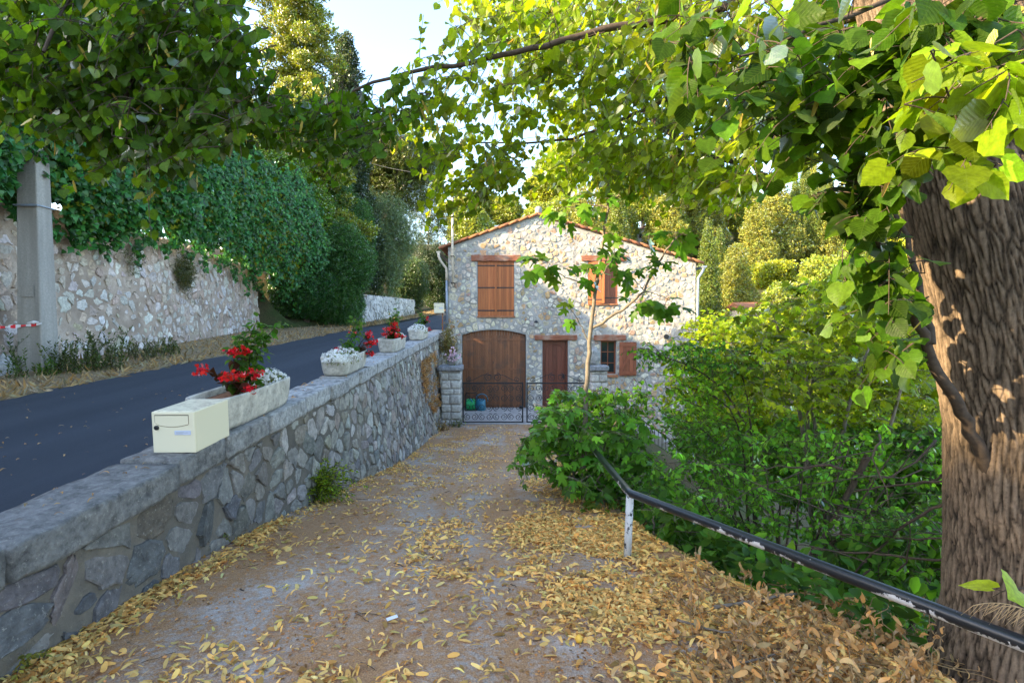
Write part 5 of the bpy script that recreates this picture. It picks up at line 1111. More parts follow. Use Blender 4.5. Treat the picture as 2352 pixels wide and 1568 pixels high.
for k in range(60):                                               # strands that hang lower
    y = r.uniform(11.5, 24); L = r.uniform(.15, .55) * (2 if k % 9 == 0 else 1)
    for q in range(int(L * 34)): P.append(np.array([float(x_wall(y)) + .16 + r.normal(0, .04), y + r.normal(0, .07), ivy_low(y) - L * r.random()])); N_.append((1, -.7, .5))
for k in range(260):                                              # stray shoots standing off the curtain
    y = 6 + 20.5 * r.random(); p = ivy_pt(y, r.uniform(.05, .98)); q = nrm(np.array([1., -.4 + r.normal(0, .4), r.normal(-.1, .5)])); L = r.uniform(.15, .5)
    for u in np.linspace(0, 1, int(L * 40)): P.append(p + q * L * u + np.array([0, 0, -.4 * L * u * u]) + r.normal(0, .035, 3)); N_.append((1, -.7, .5))
P, N_ = np.array(P), np.array(N_, float); n = len(P); c = tints(n, (.034, .13, .028), .38, .15, r); c[r.random(n) < .10] *= np.array([1.9, 1.6, 1.])
scatter("leaves", IVY, P, frames(np.array([.25, -.1, -1.]) + .5 * r.standard_normal((n, 3)), N_ + .5 * r.standard_normal((n, 3))), r.uniform(.09, .17, n), c, M['leaf_ivy'], iv)
def bush_blobs(c, R, k, r, squash=1.):
    B = [(np.array(c), np.array(R) * .8)]
    for i in range(k):
        d = nrm(r.standard_normal(3)); B.append((np.array(c) + d * np.array(R) * r.uniform(.45, .78), np.array(R) * r.uniform(.22, .45)))
    return B
def blob_points(B, n, r, shell=.35):
    w = np.array([b[1].mean() ** 2 for b in B]); w /= w.sum(); i = r.choice(len(B), n, p=w); C = np.array([b[0] for b in B])[i]; R = np.array([b[1] for b in B])[i]
    d = nrm(r.standard_normal((n, 3))); rad = 1 - shell * r.random((n, 1)) ** 1.5 + .06 * r.standard_normal((n, 1)); return C + d * R * rad, d
def tree(name, label, cat, base, top_c, R, n, size, base_col, seed, proto=TUFT, k=26, trunk=.16, group=None, var=.35, hue=.14, bark=None, shell=.45, B=None):
    t = thing(name, label, cat, tuple(base), 0, group); r = np.random.default_rng(seed); B = B or bush_blobs(top_c, R, k, r); P, d = blob_points(B, n, r, shell); P = P[P[:, 2] > base[2] + .05]; d = d[:len(P)]
    tb = Tubes(); base = np.array(base, float); tc = np.array(top_c, float); u = np.linspace(0, 1, 10)[:, None]
    tb.add(np.concatenate([[base - [0, 0, .4]], base * (1 - u) + (tc + [0, 0, R[2] * .4]) * u + r.normal(0, .03 * R[0], (10, 3)) * np.sin(u * 3)]), np.linspace(trunk * 1.2, trunk * .25, 11), 8)
    for bc, br in B[1:14]: a = base * (1 - .55) + tc * .55; tb.add([a, a * .5 + bc * .5 + [0, 0, .1 * R[2]], bc], [trunk * .45, trunk * .3, trunk * .12], 5)
    tb.build("trunk", bark or M['twig'], t); n = len(P)
    tuftcloud("crown", P, d + np.array([0, 0, .3]), r.uniform(.7, 1.35, n) * size, tints(n, base_col, var, hue, r), M['leaf_far'], t, proto, r); return t
def groundz(x, y): return float(z_left(np.array(float(x)), np.array(float(y)))) if x < float(x_wall(y)) else float(g_road(y))
def cone_blobs(c, H, R, r, top_pow=.8, n=60, droop=.15):
    B = []
    for i in range(n):
        t = (i + .5) / n; a = i * 2.4 + r.uniform(-.4, .4); L = R * (1 - t) ** top_pow * r.uniform(.6, 1.15) + .12 * R; rr = L * .38 + .10 * R
        B.append((np.array([c[0] + L * .62 * math.cos(a), c[1] + L * .62 * math.sin(a), c[2] + H * (.06 + .94 * t) - droop * L]), np.array([rr, rr, rr * .55 + .03 * H * .5])))
    return B
r = np.random.default_rng(60)
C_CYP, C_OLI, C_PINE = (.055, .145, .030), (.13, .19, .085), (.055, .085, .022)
def at(px, d): x = W(px, 750, d)[0]; return np.array([x, d, groundz(x, d)])
b = at(690, 30); CB = []
for i in range(130):                                              # whorls of drooping branches, each a string of clumps
    t_ = ((i + .5) / 130) ** .9; a = i * 2.4 + r.uniform(-.5, .5); L = 3.3 * (1 - t_) ** .72 * r.uniform(.55, 1.2) + .25
    for f in (.3, .62, .95): CB.append((np.array([b[0] + L * f * math.cos(a), b[1] + L * f * math.sin(a), b[2] + 25 * (.05 + .95 * t_) - .32 * L * f ** 2 + .1]), np.array([.20 * L + .16, .20 * L + .16, .10 * L + .14])))
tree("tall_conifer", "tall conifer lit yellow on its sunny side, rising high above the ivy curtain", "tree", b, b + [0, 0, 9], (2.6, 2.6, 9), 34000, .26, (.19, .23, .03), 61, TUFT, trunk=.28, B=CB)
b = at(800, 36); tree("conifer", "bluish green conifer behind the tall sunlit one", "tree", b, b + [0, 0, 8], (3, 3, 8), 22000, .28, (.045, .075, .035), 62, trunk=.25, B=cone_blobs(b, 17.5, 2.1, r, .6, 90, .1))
b = at(640, 27); tree("evergreen_tree", "broad evergreen tree filling the gap behind the ivy curtain", "tree", b, b + [0, 0, 5.2], (2.5, 2.4, 3.8), 20000, .22, (.10, .19, .02), 63)
b = at(760, 27.5); tree("cypress_bush", "dense dark cypress bush over the road where the retaining wall ends", "bush", b, b + [0, 0, 2.8], (2.3, 1.9, 3.2), 26000, .17, C_CYP, 64, TUFT_N, 34)
b = at(690, 26.4); tree("laurel_bush", "dark leafy bush hanging low beside the end of the retaining wall", "bush", b + [.3, 0, 0], b + [.5, 0, 1.7], (1.5, 1.2, 2.0), 20000, .13, (.04, .125, .028), 65, TUFT, 26)
b = at(640, 25.6); tree("laurel_bush", "leafy bush squeezed between the ivy curtain and the cypress bush", "bush", b + [.2, .4, 0], b + [.3, .4, 1.5], (1.0, 1.0, 2.0), 14000, .13, (.04, .10, .022), 651, TUFT, 22)
b = at(845, 32) + np.array([-1.9, 0, .5]); tree("tall_cypress_shrub", "tall dark green cypress hedge tree with ragged outline right of the conifers", "tree", b, b + [0, 0, 4.6], (2.3, 2.2, 5.2), 30000, .18, C_CYP, 66, TUFT_N, 40)
b = at(930, 38) + np.array([-2.0, 0, .5]); tree("olive_tree", "grey green olive tree leaning over the far white wall", "tree", b, b + [.3, 0, 4.7], (2.7, 2.3, 4.2), 30000, .17, C_OLI, 67, TUFT_N, 40, bark=M['twig_pale'])
b = at(890, 46); tree("umbrella_pine", "pine with a wide crown touched by yellow sunlight behind the cypress hedge", "tree", b, b + [0, 0, 11.8], (4.6, 4, 4.2), 24000, .3, (.085, .115, .02), 68, TUFT_N, 26, .3)
b = at(985, 62); tree("ragged_pine", "sparse ragged pine at the bend of the road against the sky", "tree", b, b + [0, 0, 9.0], (2.2, 2.2, 6.0), 9000, .3, (.045, .075, .03), 69, TUFT_N, 30, .2, B=cone_blobs(b + np.array([0, 0, 2.]), 16.5, 3.8, r, .7, 40, .05))
b = at(958, 52) + np.array([-1.2, 0, 0]); tree("bank_bush", "grey green bush above the far end of the white wall", "bush", b, b + [0, 0, 2.4], (2.4, 2.2, 3.0), 14000, .2, (.09, .15, .05), 701, TUFT, 26)
b = at(1000, 61); tree("roadside_bush", "dark bush beside the far bend of the road left of the house", "bush", b, b + [0, 0, 3.2], (2.6, 2., 4.2), 16000, .2, (.045, .085, .022), 70, TUFT, 26)
b = at(870, 29.3) + np.array([-1.7, 0, .2]); tree("roadside_shrub", "dark shrub at the near end of the far white wall", "bush", b - [.2, 0, 0], b + [-.2, 0, 1.7], (1.1, .9, 1.9), 12000, .13, C_CYP, 71, TUFT_N, 18)
for k, (px, d, h, w, col, lab) in enumerate([(470, 30, 4.6, 3.4, (.05, .09, .02), "dark evergreen behind the top of the ivy curtain"), (300, 24, 4.6, 3.2, (.045, .085, .02), "evergreen above the middle of the ivy curtain"), (550, 34, 6, 3.4, (.06, .10, .02), "evergreen standing behind the ivy, left of the sunlit conifer")]):
    b = at(px, d); tree("evergreen_tree", lab, "tree", b, b + [0, 0, h], (w, w, h * .7), 13000, .28, col, 75 + k, TUFT, 24)
# the dark tree that overhangs the pole at the left edge, and unseen bank trees added and shaped to block the sun
for k, (x, y, zc, R, lab) in enumerate([(-11.2, 11.0, 7.4, (1.6, 1.4, 1.9), "dark tree leaning over the concrete pole at the left edge"), (-13.2, 3.6, 4.9, (2.6, 2.6, 2.0), "dark bank tree just out of sight left of the pole"), (-13.5, -.5, 6.2, (2.4, 1.7, 2.5), "narrow bank tree left of the camera"), (-13.5, -3.2, 5.25, (2.4, 2.4, 2.05), "low bank tree left of the camera"), (-13.5, -9.5, 5.4, (3, 3.8, 2.7), "third bank tree behind the camera"), (-13.8, -17.5, 5.6, (3, 3.8, 2.8), "farthest bank tree behind the camera"), (-13.4, 8.0, 5.2, (2.3, 2.6, 2.0), "dark tree crown above the near end of the ivy curtain")]):
    z = groundz(x, y); tree("bank_tree", lab, "tree", (x, y, z), (x, y, zc), R, 15000 if k in (0, 5) else 9000, .17 if k in (0, 5) else .24, (.022, .045, .014), 80 + k, TUFT_N if k == 0 else TUFT, 26, .2, "dark trees on the bank above the ivy wall")

# ---------------------------------------------------------------- far hillside: trees and villas
def hp(px, d): x = W(px, 700, d)[0]; return np.array([x, d, z_hill(x, d)])
def proto_tree(name, label, cat, kind, col, seed, p, sc):
    r = np.random.default_rng(seed)
    if kind == 'cypress': B = [(np.array([r.normal(0, .10), r.normal(0, .10), z]), np.array([w, w, 1.3])) for z in np.linspace(.9, 11.2, 26) for w in [1.05 * math.sin(math.pi * min(1, (12.6 - z) / 12.6 * .62 + .0)) + .10]]; P, d = blob_points(B, 4200, r, .25); s = .34
    elif kind == 'pine': B = bush_blobs((0, 0, 6.5), (3.6, 3.4, 2.1), 20, r); P, d = blob_points(B, 4200, r, .4); s = .48
    elif kind == 'conifer': B = cone_blobs(np.zeros(3), 11, 2.8, r, .7, 50, .1); P, d = blob_points(B, 4200, r, .4); s = .42
    else: B = bush_blobs((0, 0, 4.2), (3.2, 3.0, 3.0), 24, r); P, d = blob_points(B, 4600, r, .4); s = .46
    t = thing(name, label, cat); tb = Tubes(); tb.add([(0, 0, -.8), (0, 0, 2), (0.1, 0, 5)], [.28, .22, .1], 6); q = tb.build("trunk", M['twig_pale'], None); q.parent = t
    q = tuftcloud("crown", P, d, r.uniform(.7, 1.3, len(P)) * s, tints(len(P), col, .3, .12, r), M['leaf_far'], None, TUFT, r); q.parent = t
    t.location = p; t.scale = (sc, sc, sc); return t
def copy_tree(t, p, sc, rot, label, grp_):
    o = t.copy(); COL.objects.link(o); o.location = p; o.scale = (sc[0], sc[0], sc[1]); o.rotation_euler = (0, 0, rot); o['label'] = label; o['group'] = grp_
    for c in t.children: q = c.copy(); COL.objects.link(q); q.parent = o
    return o
COLS = {'cypress': (.13, .175, .03), 'pine': (.27, .31, .02), 'conifer': (.22, .24, .045), 'broad': (.22, .27, .035)}
FAR = [('cypress', 1625, 62, 1.30, 1.25, "columnar cypress close to the right corner of the house"), ('cypress', 1650, 70, 1.1, 1.05, "second cypress of the pair right of the house"), ('conifer', 1690, 66, 1.15, 1.05, "pale lit conifer between the cypress pair and the umbrella pine"), ('pine', 1768, 70, 1.0, 1.0, "umbrella pine with bright yellow green top on the far slope"),
       ('conifer', 1735, 88, 1.4, 1.3, "broad grey green conifer above the umbrella pine"), ('cypress', 1822, 96, 1.2, 1.5, "tall cypress up the slope right of the umbrella pine"), ('cypress', 1840, 105, 1.2, 1.5, "dark cypress beside the tall one up the slope"), ('cypress', 1868, 92, 1.2, 1.4, "bright cypress half hidden by the elm leaves"), ('cypress', 1885, 100, 1.2, 1.3, "rightmost cypress of the upper row"),
       ('broad', 1140, 50, 1.55, 1.45, "round tree with a yellow sunlit flank showing above the roof"), ('broad', 1085, 66, 1.3, 1.2, "low tree between the mast and the roof line"), ('conifer', 1340, 90, 1.6, 1.5, "conifer peeping over the right roof slope"), ('cypress', 1420, 84, 1.5, 1.5, "cypress standing left of the pale villa"), ('broad', 1475, 150, 2.4, 2.2, "tree crown behind the pale villa"),
       ('conifer', 1600, 105, 1.7, 1.6, "yellowish conifer above the house's right eave"), ('broad', 1660, 120, 1.9, 1.8, "olive coloured tree high on the slope above the cypress pair"), ('broad', 1560, 120, 1.8, 1.6, "tree between the two white villas")]
protos = {}
for k, (kd, px, d, s1, s2, lab) in enumerate(FAR):
    p = hp(px, d)
    if px < 1400 and d < 70: p[2] = max(p[2], W(px, 560, d)[2] - (7 if kd == 'broad' else 8) * s2)
    nm = {'cypress': 'cypress_tree', 'pine': 'umbrella_pine', 'conifer': 'hillside_conifer', 'broad': 'hillside_tree'}[kd]
    if kd not in protos:
        t = protos[kd] = proto_tree(nm, lab, "tree", kd, COLS[kd], 90 + k, p, s1); t.scale = (s1, s1, s2); t['group'] = "trees on the far hillside"
    else: copy_tree(protos[kd], p, (s1, s2), k * 1.7, lab, "trees on the far hillside")
r = np.random.default_rng(17); kinds = ['broad', 'conifer', 'broad', 'cypress', 'broad', 'pine']
for k in range(74):                                               # the rest of the wooded slope
    d = r.uniform(55, 210); px = r.uniform(1050, 2350) if d > 75 else r.uniform(1620, 2350); kd = kinds[int(r.integers(6))]; s = r.uniform(.9, 1.5) * (1 + d / 300)
    x = W(px, 700, d)[0]
    copy_tree(protos[kd], hp(px, d), (s, s * r.uniform(.8, 1.1)), r.uniform(0, 6), {'broad': "rounded tree among the woods of the far hillside", 'conifer': "pointed conifer among the woods of the far hillside", 'cypress': "slim cypress among the woods of the far hillside", 'pine': "flat topped pine among the woods of the far hillside"}[kd], "woods of the far hillside, " + kd)
def villa(px, py, d, w, h, dp, label, tower=False, seed=0):
    c = W(px, py, d); t = thing("hillside_villa", label, "house", tuple(c), 0, "villas on the far hillside"); mb = MB(); mb.box(c[0] - w / 2, c[0] + w / 2, d, d + dp, c[2] - 6, c[2] + h)
    if tower: mb.box(c[0] + w / 2 - w * .06, c[0] + w / 2 + w * .20, d - 1.2, d + dp * .6, c[2] - 6, c[2] + h * 1.22)
    mb.build("wall", M['villa_wall'], t); rf = MB(); e = .5; z = c[2] + h
    V = [(c[0] - w / 2 - e, d - e, z + .01), (c[0] + w / 2 + e, d - e, z + .01), (c[0] + w / 2 + e, d + dp + e, z + .01), (c[0] - w / 2 - e, d + dp + e, z + .01), (c[0] - w / 2 - e, d + dp / 2, z + h * .34), (c[0] + w / 2 + e, d + dp / 2, z + h * .34)]; rf.add(V, [(0, 1, 5, 4), (2, 3, 4, 5), (1, 2, 5), (3, 0, 4), (0, 3, 2, 1)])
    if tower: x0, x1, zt = c[0] + w / 2 - w * .06 - .4, c[0] + w / 2 + w * .2 + .4, c[2] + h * 1.22 + .01; ya, yb = d - 1.6, d + dp * .6 + .4; rf.add([(x0, ya, zt), (x1, ya, zt), (x1, yb, zt), (x0, yb, zt), ((x0 + x1) / 2, (ya + yb) / 2, zt + h * .25)], [(0, 1, 4), (1, 2, 4), (2, 3, 4), (3, 0, 4), (0, 3, 2, 1)])
    rf.build("roof", M['tile'], t)
    for k in range(3 if tower else 2):
        x = c[0] + (-.05 + .16 * k if tower else -.25 + .5 * k) * w; q = MB(); q.box(x - .05 * w, x + .05 * w, d - .06, d + .05, c[2] + h * .30, c[2] + h * .68); wi = q.build("window", M['shutter_dark'], t); q = MB(); q.box(x - .03 * w, x + .03 * w, d - .09, d - .07, c[2] + h * .34, c[2] + h * .64); q.build("pane", M['glass'], wi)
villa(1452, 556, 115, 6.8, 2.9, 6, "pale villa with a square turret showing above the right roof slope", True)
villa(1577, 585, 110, 2.8, 4.2, 5, "small white house peeping beside the end of the roof")
villa(1568, 530, 130, 4.2, 2.6, 5, "whitish house half hidden by leaves near the skyline")
villa(1742, 752, 58, 3.2, 2.2, 4, "little ochre house low on the slope between the conifers")
# ---------------------------------------------------------------- litter and small plants
from bisect import bisect
def patch(P, seed, n, mats, name, label_kind, sz, flatness=.3, proto=BRACT):
    pass
r = np.random.default_rng(33); P = []
def dens(px, py, x, y):
    v = .5 + .5 * noise.noise((x * 1.9, y * 1.5, 3.)) + .35 * noise.noise((x * 5, y * 5, 8.)); e = float(x_edge(y)); k = 0
    right = np.interp(x - (e - 1.25), [-.9, -.2, .35, 1.2], [0, .35, 1., 1.]) if y < 5.2 else np.interp(x - (e - .7), [-.5, .2, .7], [.1, .6, .9])
    wallb = math.exp(-((x - float(wall_face(np.array(y), g_drive(y)))) / .22) ** 2) * np.interp(y, [2, 3, 5, 12], [.5, .9, 1., 1.]); far = np.interp(y, [5.5, 7, 9, 15], [0, .35, .55, .8])
    near_ = .55 * math.exp(-((y - 2.1) / .35) ** 2) * np.interp(x, [-1.6, -.9, -.2, .1], [.2, .7, .5, .9]); bare = .85 * math.exp(-((x - (-.05)) / .32) ** 2) * (y < 12) * (y > 2.4)
    base = .08 + right * 1.7 + wallb * 1.2 + far * .55 + near_; return base * np.interp(v, [.3, .5, .75], [.05, .5, 1.25]) * (1 - bare * .75)
tries = 0
while len(P) < 44000 and tries < 1200000:
    tries += 1; u = r.random(); y = 1.55 * math.exp(u * math.log(15.2 / 1.55)) if r.random() < .62 else r.uniform(1.55, 5); x = r.uniform(-2.35, float(x_edge(y)) + .55)
    if r.random() < dens(0, 0, x, y) * .55: P.append((x, y))
P = np.array(P); n = len(P); e = x_edge(P[:, 1]); z = g_drive(P[:, 1]) - .62 * np.clip(P[:, 0] - e, 0, None) + .006 + r.random(n) ** 2 * .03 * np.interp(P[:, 0] - (e - 1), [0, 1], [.4, 1.])
a = r.uniform(0, 2 * math.pi, n); tip = np.stack([np.cos(a), np.sin(a), r.normal(.05, .25, n)], 1); nor = np.stack([r.normal(0, .45, n), r.normal(0, .45, n), np.ones(n)], 1)
cols = tints(n, (.74, .48, .16), .28, .10, r); cols[r.random(n) < .08] = np.array([.55, .45, .14]); cols[r.random(n) < .15] *= np.array([.6, .5, .45])
BR = []
for cv in (.35, .9, -.5, .1):                                     # flat, curled and twisted bracts
    V, Fq = BRACT; V = V.copy(); V[:, 2] += cv * (.25 - (V[:, 1] - .5) ** 2); V[:, 1] -= .5; V[:, 0] += .25 * cv * V[:, 1] ** 2; BR.append((V, Fq))
lit = thing("fallen_bracts", None, None); COL.objects.unlink(lit); bpy.data.objects.remove(lit)
V, Fc, T, b0 = [], [], [], 0
k4 = r.integers(0, 4, n); R_ = frames(tip, nor); S = r.uniform(.038, .068, n); S[r.random(n) < .12] *= .55
for q in range(4):
    i = np.where(k4 == q)[0]; PV, PF = BR[q]; sc = S[i][:, None, None] * np.stack([r.uniform(.8, 2.3, len(i)), np.ones(len(i)), np.ones(len(i))], 1)[:, None]; v = np.einsum('nij,nkj->nki', R_[i], PV[None] * sc) + np.stack([P[i, 0], P[i, 1], z[i]], 1)[:, None]
    V.append(v.reshape(-1, 3)); Fc.append((PF[None] + (np.arange(len(i)) * len(PV))[:, None, None]).reshape(-1, 4) + b0); T.append(np.repeat(cols[i], len(PV), 0)); b0 += len(i) * len(PV)
o = raw_mesh("fallen_leaves", np.concatenate(V), np.concatenate(Fc), np.concatenate(T), M['bract']); o['kind'] = 'stuff'; o['label'] = "yellow brown dry linden bracts strewn over the driveway"
n = 26000; y = 1.55 * np.exp(r.random(n) * math.log(9 / 1.55)); x = r.uniform(-2.35, 2.6, n); kk = np.array([.5 + .5 * noise.noise((a * 1.6, b * 1.3, 9.)) + .3 * noise.noise((a * 7, b * 7, 2.)) for a, b in zip(x, y)]); k2 = (r.random(n) < np.clip((kk - .3) * 1.6, .03, 1)) & (x < x_edge(y) + .3); x, y = x[k2], y[k2]; n = len(x)
q = scatter("litter_crumbs", BRACT, np.stack([x, y, g_drive(y) - .62 * np.clip(x - x_edge(y), 0, None) + .006], 1), frames(np.stack([r.normal(0, 1, n), r.normal(0, 1, n), r.normal(0, .2, n)], 1), np.stack([r.normal(0, .4, n), r.normal(0, .4, n), np.ones(n)], 1)), r.uniform(.008, .022, n)[:, None] * np.array([3., 1, 1]), tints(n, (.42, .215, .085), .35, .12, r), M['bract'], None); q.parent = o
n = 420; y = r.uniform(1.5, 9, n); x = np.where(r.random(n) < .3, r.uniform(-2.72, -2.34, n), -2.8 - 4.5 * r.random(n) ** 2); z = np.where(x > -2.75, wall_top(y) + .004, g_road(y) + .006)
q = scatter("roadside_litter", BR[1], np.stack([x, y, z], 1), frames(np.stack([r.normal(0, 1, n), r.normal(0, 1, n), r.normal(0, .1, n)], 1), np.stack([r.normal(0, .3, n), r.normal(0, .3, n), np.ones(n)], 1)), r.uniform(.02, .06, n)[:, None] * np.array([1.4, 1, 1]), tints(n, (.42, .25, .11), .3, .1, r), M['bract'], None); q.parent = o
tb = Tubes()
for k in range(90):
    y = 1.6 * math.exp(r.random() * 1.5); x = r.uniform(-2.2, float(x_edge(y))); a = r.uniform(0, 6.28); L = r.uniform(.03, .16); u = np.linspace(-1, 1, 5)[:, None]; c = np.array([x, y, 0]) + u * L * .5 * np.array([math.cos(a), math.sin(a), 0]) + r.normal(0, .004, (5, 3)); c[:, 2] = g_drive(c[:, 1]) + .008; tb.add(c, r.uniform(.0015, .0032), 4)
q = tb.build("fallen_twigs", M['twig'], None); q.parent = o
# crumpled dry weeds on the bank under the rail
tb = Tubes(); PL = []; r = np.random.default_rng(44)
for k in range(620):
    px = rnd_in([(1520, 1300), (1700, 1270), (1900, 1290), (2120, 1400), (2190, 1540), (2150, 1640), (1850, 1560), (1650, 1420)], r); y = r.uniform(1.75, 3.5); x = W(px[0], 900, y)[0]
    if x < .75: continue
    z0 = float(g_drive(y)) - .62 * max(0, x - float(x_edge(y))) * .6; L = r.uniform(.15, .5); d = nrm(np.array([r.normal(0, 1), r.normal(0, .8), abs(r.normal(.25, .3))])); p0 = np.array([x, y, z0 + .01]); u = np.linspace(0, 1, 6)[:, None]
    pts = p0 + d * L * u + np.array([0, 0, -.35 * L]) * u ** 2 + r.normal(0, .01, (6, 3)); pts[:, 2] = np.maximum(pts[:, 2], z0 + .008); tb.add(pts, np.linspace(.0035, .0012, 6), 4)
    for q in range(int(r.integers(3, 9))): PL.append(pts[int(r.integers(1, 6))] + r.normal(0, .015, 3))
w = tb.build("dry_weeds", M['dry'], None, (.30, .20, .10)); w['kind'] = 'stuff'; w['label'] = "withered brown weeds heaped on the bank under the handrail"
PL = np.array(PL); n = len(PL); q = scatter("withered_leaves", BR[1], PL, frames(r.standard_normal((n, 3)) - [0, 0, .6], r.standard_normal((n, 3))), r.uniform(.035, .07, n)[:, None] * np.array([1.8, 1, 1]), tints(n, (.46, .27, .11), .3, .1, r), M['dry'], None); q.parent = w
# dry grass and litter along the road verge
tb = []; r = np.random.default_rng(46); n = 9000; y = 6 + 56 * r.random(n) ** 1.7; xw = x_wall(y); xr_ = np.maximum(-8.3, xw + .9); x = xw + .1 + (xr_ + .3 - xw) * r.random(n) ** .8
z = g_road(y) + .10 * (1 - np.clip((x - xw) / 1.6, 0, 1)); o = scatter("verge_grass", SLIM, np.stack([x, y, z], 1), frames(np.stack([r.normal(0, .6, n), r.normal(0, .6, n), np.abs(r.normal(.35, .35, n))], 1), r.standard_normal((n, 3))), np.stack([r.uniform(.05, .12, n), r.uniform(.08, .28, n), r.uniform(.05, .1, n)], 1), tints(n, (.34, .245, .12), .3, .12, r), M['dry'], None)
o['kind'] = 'stuff'; o['label'] = "dry straw coloured grass and litter along the foot of the retaining wall"
def weed(px, d, h, w, n, lab, seed, col=(.055, .085, .028), lean=.25):
    p = at(px, d); p[0] = W(px, 850, d)[0]; p[2] = float(g_road(d)) + .06; t = thing("wild_shrub", lab, "weed", tuple(p), 0, "wild shrubs along the road verge"); S = Leafy(seed); r = S.r
    for k in range(int(n)):
        b = p + np.array([r.normal(0, w), r.normal(0, w * .6), -.03]); tp = np.array([r.normal(0, lean), r.normal(0, lean), 1.]); L = h * r.uniform(.5, 1.1); S.spray(b, tp, L, int(10 + L * 22), .085, col, droop=.12, join=False, petiole=.05, hang=-.5, flat=.9, var=.35)
    S.build(t, {'a': ("leaves", SLIM, M['leaf_mid'])}, M['twig']); return t
weed(150, 10.4, .75, .20, 30, "rosemary like shrub right of the concrete pole", 401); weed(225, 11.0, 1.0, .30, 44, "tallest wild shrub at the foot of the retaining wall", 402); weed(110, 10.0, .45, .12, 12, "small green shoots at the base of the concrete pole", 403, (.06, .12, .02))
weed(330, 13.0, .62, .35, 40, "low dusty shrub under the middle of the retaining wall", 404, (.075, .095, .05)); weed(30, 9.6, 1.1, .15, 14, "dark weed behind the boulder at the left edge", 405, (.04, .08, .02)); weed(385, 14, .5, .25, 22, "little weed right of the dusty shrub", 406, (.06, .09, .035))
weed(935, 40, 1.0, .5, 16, "weed at the middle of the far white wall", 407); weed(880, 33, .8, .4, 14, "weed at the near end of the far white wall", 408)
for k, (px, py, d, n, lab) in enumerate([(460, 628, 16.8, 900, "hanging weed clump growing out of the retaining wall"), (15, 810, 11.2, 500, "green weed on the wall behind the concrete pole"), (362, 596, 14.2, 90, "small ivy tuft hanging on the bare wall")]):
    c = W(px, py, d); c[0] = float(x_wall(d)) + .12; t = thing("wall_plant", lab, "plant", tuple(c), 0, "plants growing out of the walls"); r = np.random.default_rng(420 + k); m_ = int(n); P = c + r.standard_normal((m_, 3)) * np.array([.06, .22, .26]); tuftcloud("leaves", P, np.tile([1., -.5, .3], (m_, 1)), r.uniform(.07, .13, m_), tints(m_, (.085, .095, .03), .3, .2, r), M['leaf_far'], t, TUFT_N, r)
def wallplant(px, py, d, R, n, size, col, lab, seed, proto=ELM, cat="plant"):
    c = W(px, py, d); t = thing("wall_plant", lab, cat, tuple(c), 0, "plants growing out of the walls"); S = Leafy(seed); r = S.r
    for k in range(n): S.spray(c + r.normal(0, .03, 3) + np.array([-.05, 0, -R * .3]), np.array([abs(r.normal(.45, .35)), r.normal(0, .6), r.normal(.4, .55)]), R * r.uniform(.5, 1.15), 13, size, col, droop=.35, join=False, petiole=.1, hang=.2, var=.3)
    S.build(t, {'a': ("leaves", proto, M['leaf_mid'])}, M['twig']); return t
wallplant(742, 1088, 5.95, .50, 120, .045, np.array([.17, .25, .02]), "bright green plant growing from the base of the parapet wall", 431)
wallplant(815, 893, 8.2, .09, 9, .03, np.array([.05, .11, .02]), "tiny green tuft under the coping of the parapet wall", 432); wallplant(955, 832, 12.8, .13, 10, .035, np.array([.09, .12, .03]), "small weed in the parapet wall below the farthest trough", 433)
wallplant(92, 1500, 2.36, .10, 6, .03, np.array([.22, .24, .06]), "pale sprig at the very foot of the parapet wall, nearest of its plants", 434); wallplant(515, 1222, 4.1, .07, 6, .03, np.array([.10, .12, .05]), "faded little weed low on the wall under the letterbox", 435)
t = thing("dry_creeper", "orange brown dried creeper hanging down the parapet wall beside the gate pillar", "creeper", (-2.1, 14.6, -.6)); r = np.random.default_rng(441); m_ = 1500; y = r.uniform(12.6, 15.0, m_); zz = wall_top(y) - .45 - 1.5 * r.random(m_) * np.interp(y, [12.6, 13.6, 15], [.6, 1., 1.])
keep = r.random(m_) < np.array([max(0, .25 + .9 * noise.noise((a * 1.3, b * 2.0, 2.))) for a, b in zip(y, zz)]); y, zz = y[keep], zz[keep]; P = np.stack([wall_face(y, zz) + .05 + .05 * r.random(len(y)), y, zz], 1); tuftcloud("stems", P, np.tile([1., -.3, .2], (len(P), 1)), r.uniform(.07, .14, len(P)), tints(len(P), (.36, .20, .07), .3, .12, r), M['dry'], t, TUFT_N, r)
t = thing("hanging_plant", "yellowing plant with a pink bloom growing behind the rock on the left gate pillar", "plant", (-1.95, 15.9, -.6)); m_ = 420; P = W(1028, 790, 16.2) + r.standard_normal((m_, 3)) * np.array([.13, .14, .28]); tuftcloud("leaves", P, np.tile([.3, -1, .3], (m_, 1)), r.uniform(.08, .14, m_), tints(m_, (.16, .13, .03), .3, .2, r), M['leaf_far'], t, TUFT_N, r)
for k, (px, d, h, n, lab) in enumerate([(1010, 14.2, .5, 16, "dry weed tuft where the wall foot meets the left gate pillar"), (1052, 14.9, .35, 12, "green weed tuft at the foot of the left gate pillar")]):
    x = W(px, 900, d)[0]; t = thing("wild_shrub", lab, "weed", (x, d, -1.3), 0, "weeds by the gate"); S = Leafy(450 + k)
    for q in range(n * 2): S.spray(np.array([x + S.r.normal(0, .12), d + S.r.normal(0, .15), -1.31]), (S.r.normal(0, .35), S.r.normal(0, .3), 1), h * S.r.uniform(.4, 1.1), 10, .07, (.20, .15, .05) if k == 0 else (.10, .13, .03), droop=.2, join=False, petiole=.05)
    S.build(t, {'a': ("leaves", SLIM, M['leaf_mid'])}, M['twig'])
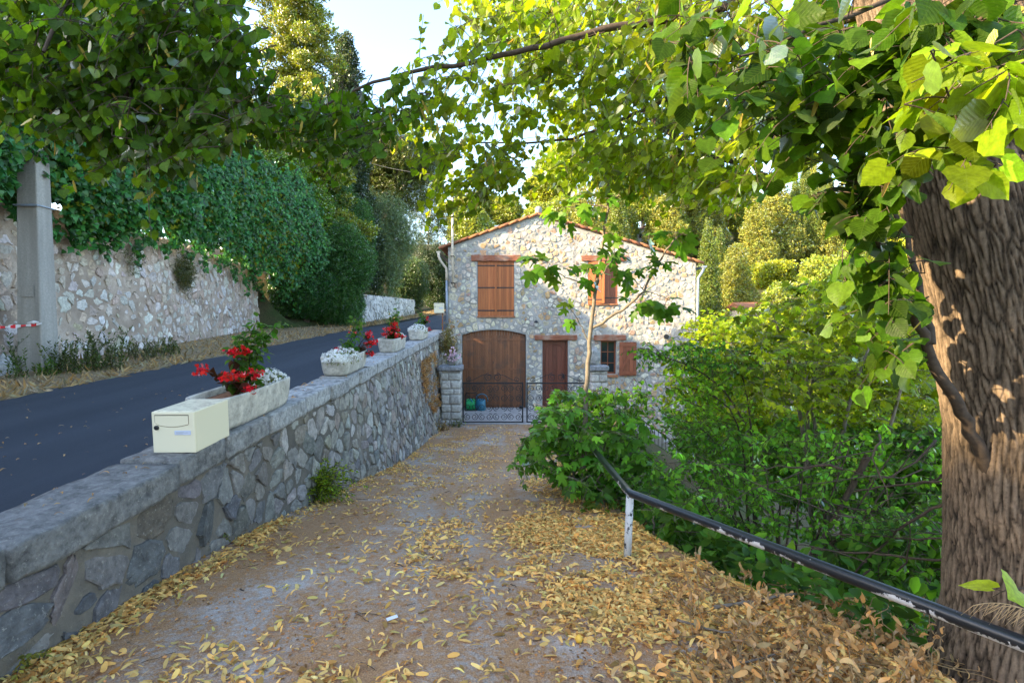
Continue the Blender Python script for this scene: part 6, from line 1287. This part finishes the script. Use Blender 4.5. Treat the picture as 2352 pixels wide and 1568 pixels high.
# grass seed heads leaning in from the right, a few twigs on the ground
t = thing("wild_grass", "dry barley like grass heads drooping in front of the linden trunk", "grass", (1.95, 1.5, .0)); tb = Tubes(); PL = []; r = np.random.default_rng(460)
for A, B, C_ in ((W(2420, 1440, 1.7), W(2330, 1365, 1.7), W(2235, 1390, 1.7)), (W(2440, 1480, 1.65), W(2390, 1385, 1.65), W(2300, 1392, 1.65))):
    base = np.array([A[0] + .08, A[1], -.15]); u = np.linspace(0, 1, 16)[:, None]; c = (1 - u) ** 2 * A + 2 * u * (1 - u) * B + u ** 2 * C_; tb.add(np.concatenate([[base], c]), .0014, 4)
    for k in range(26): i = int(r.integers(4, 16)); s_ = c[i]; d = nrm(np.array([-.5, r.normal(0, .15), -.55 + r.normal(0, .15)])); tb.add([s_, s_ + d * r.uniform(.04, .08)], [.0011, .0004], 3)
tb.build("stalks", M['dry'], t, (.50, .36, .20))
for k, (a, b, rr, lab) in enumerate([((1640, 1310, 2.95), (1830, 1305, 3.1), .012, "straight dry stick lying at the edge of the thicket"), ((1555, 1345, 2.8), (1700, 1380, 2.6), .007, "pale dry stick lying among the fallen leaves"), ((1680, 1430, 2.35), (1830, 1395, 2.5), .006, "thin dry stalk on the heap of withered weeds")]):
    A, B = W(*a), W(*b); A[2] = float(g_drive(a[2])) + .03; B[2] = float(g_drive(b[2])) + .05; tb = MB(); u = np.linspace(0, 1, 9)[:, None]; tb.tube(A * (1 - u) + B * u + np.random.default_rng(k).normal(0, .006, (9, 3)), np.linspace(rr, rr * .6, 9), 6); tag(tb.build("dry_stick", M['twig_pale'], None, True), lab, "stick")
q = W(1472, 1352, 2.7); q = W(900, 1378, 1); y = 2.85; mb = MB(); x = W(897, 900, y)[0]; mb.obox((x, y, float(g_drive(y)) + .022), (.028, .012, .004), (-.006, .012, .0), (0, 0, .002)); tag(mb.build("paper_scrap", M['white'], None), "small white paper scrap lying among the leaves on the driveway", "litter")
q = (W(1332, 900, 2.62)[0], 2.62, 0.0); mb = MB(); mb.lathe([(0, -.02), (.016, -.014), (.021, 0), (.016, .013), (.006, .022), (0, .024)], (q[0], 2.62, float(g_drive(2.62)) + .025), 12); tag(mb.build("fallen_fruit", plain("yellow_fruit", (.75, .42, .05), .5), None, True), "little yellow fruit fallen on the driveway", "fruit")

for nm in ("bare_branches", "dry_creeper", "hanging_plant", "wall_plant", "wall_plant.001", "wall_plant.002"):       # plants of one piece become that piece
    t = bpy.data.objects[nm]; ch = list(t.children)
    if len(ch) == 1:
        q = ch[0]; q.parent = None; q.matrix_parent_inverse = Matrix.Identity(4)
        for k in ('label', 'category', 'group'):
            if k in t: q[k] = t[k]
        bpy.data.objects.remove(t); q.name = nm
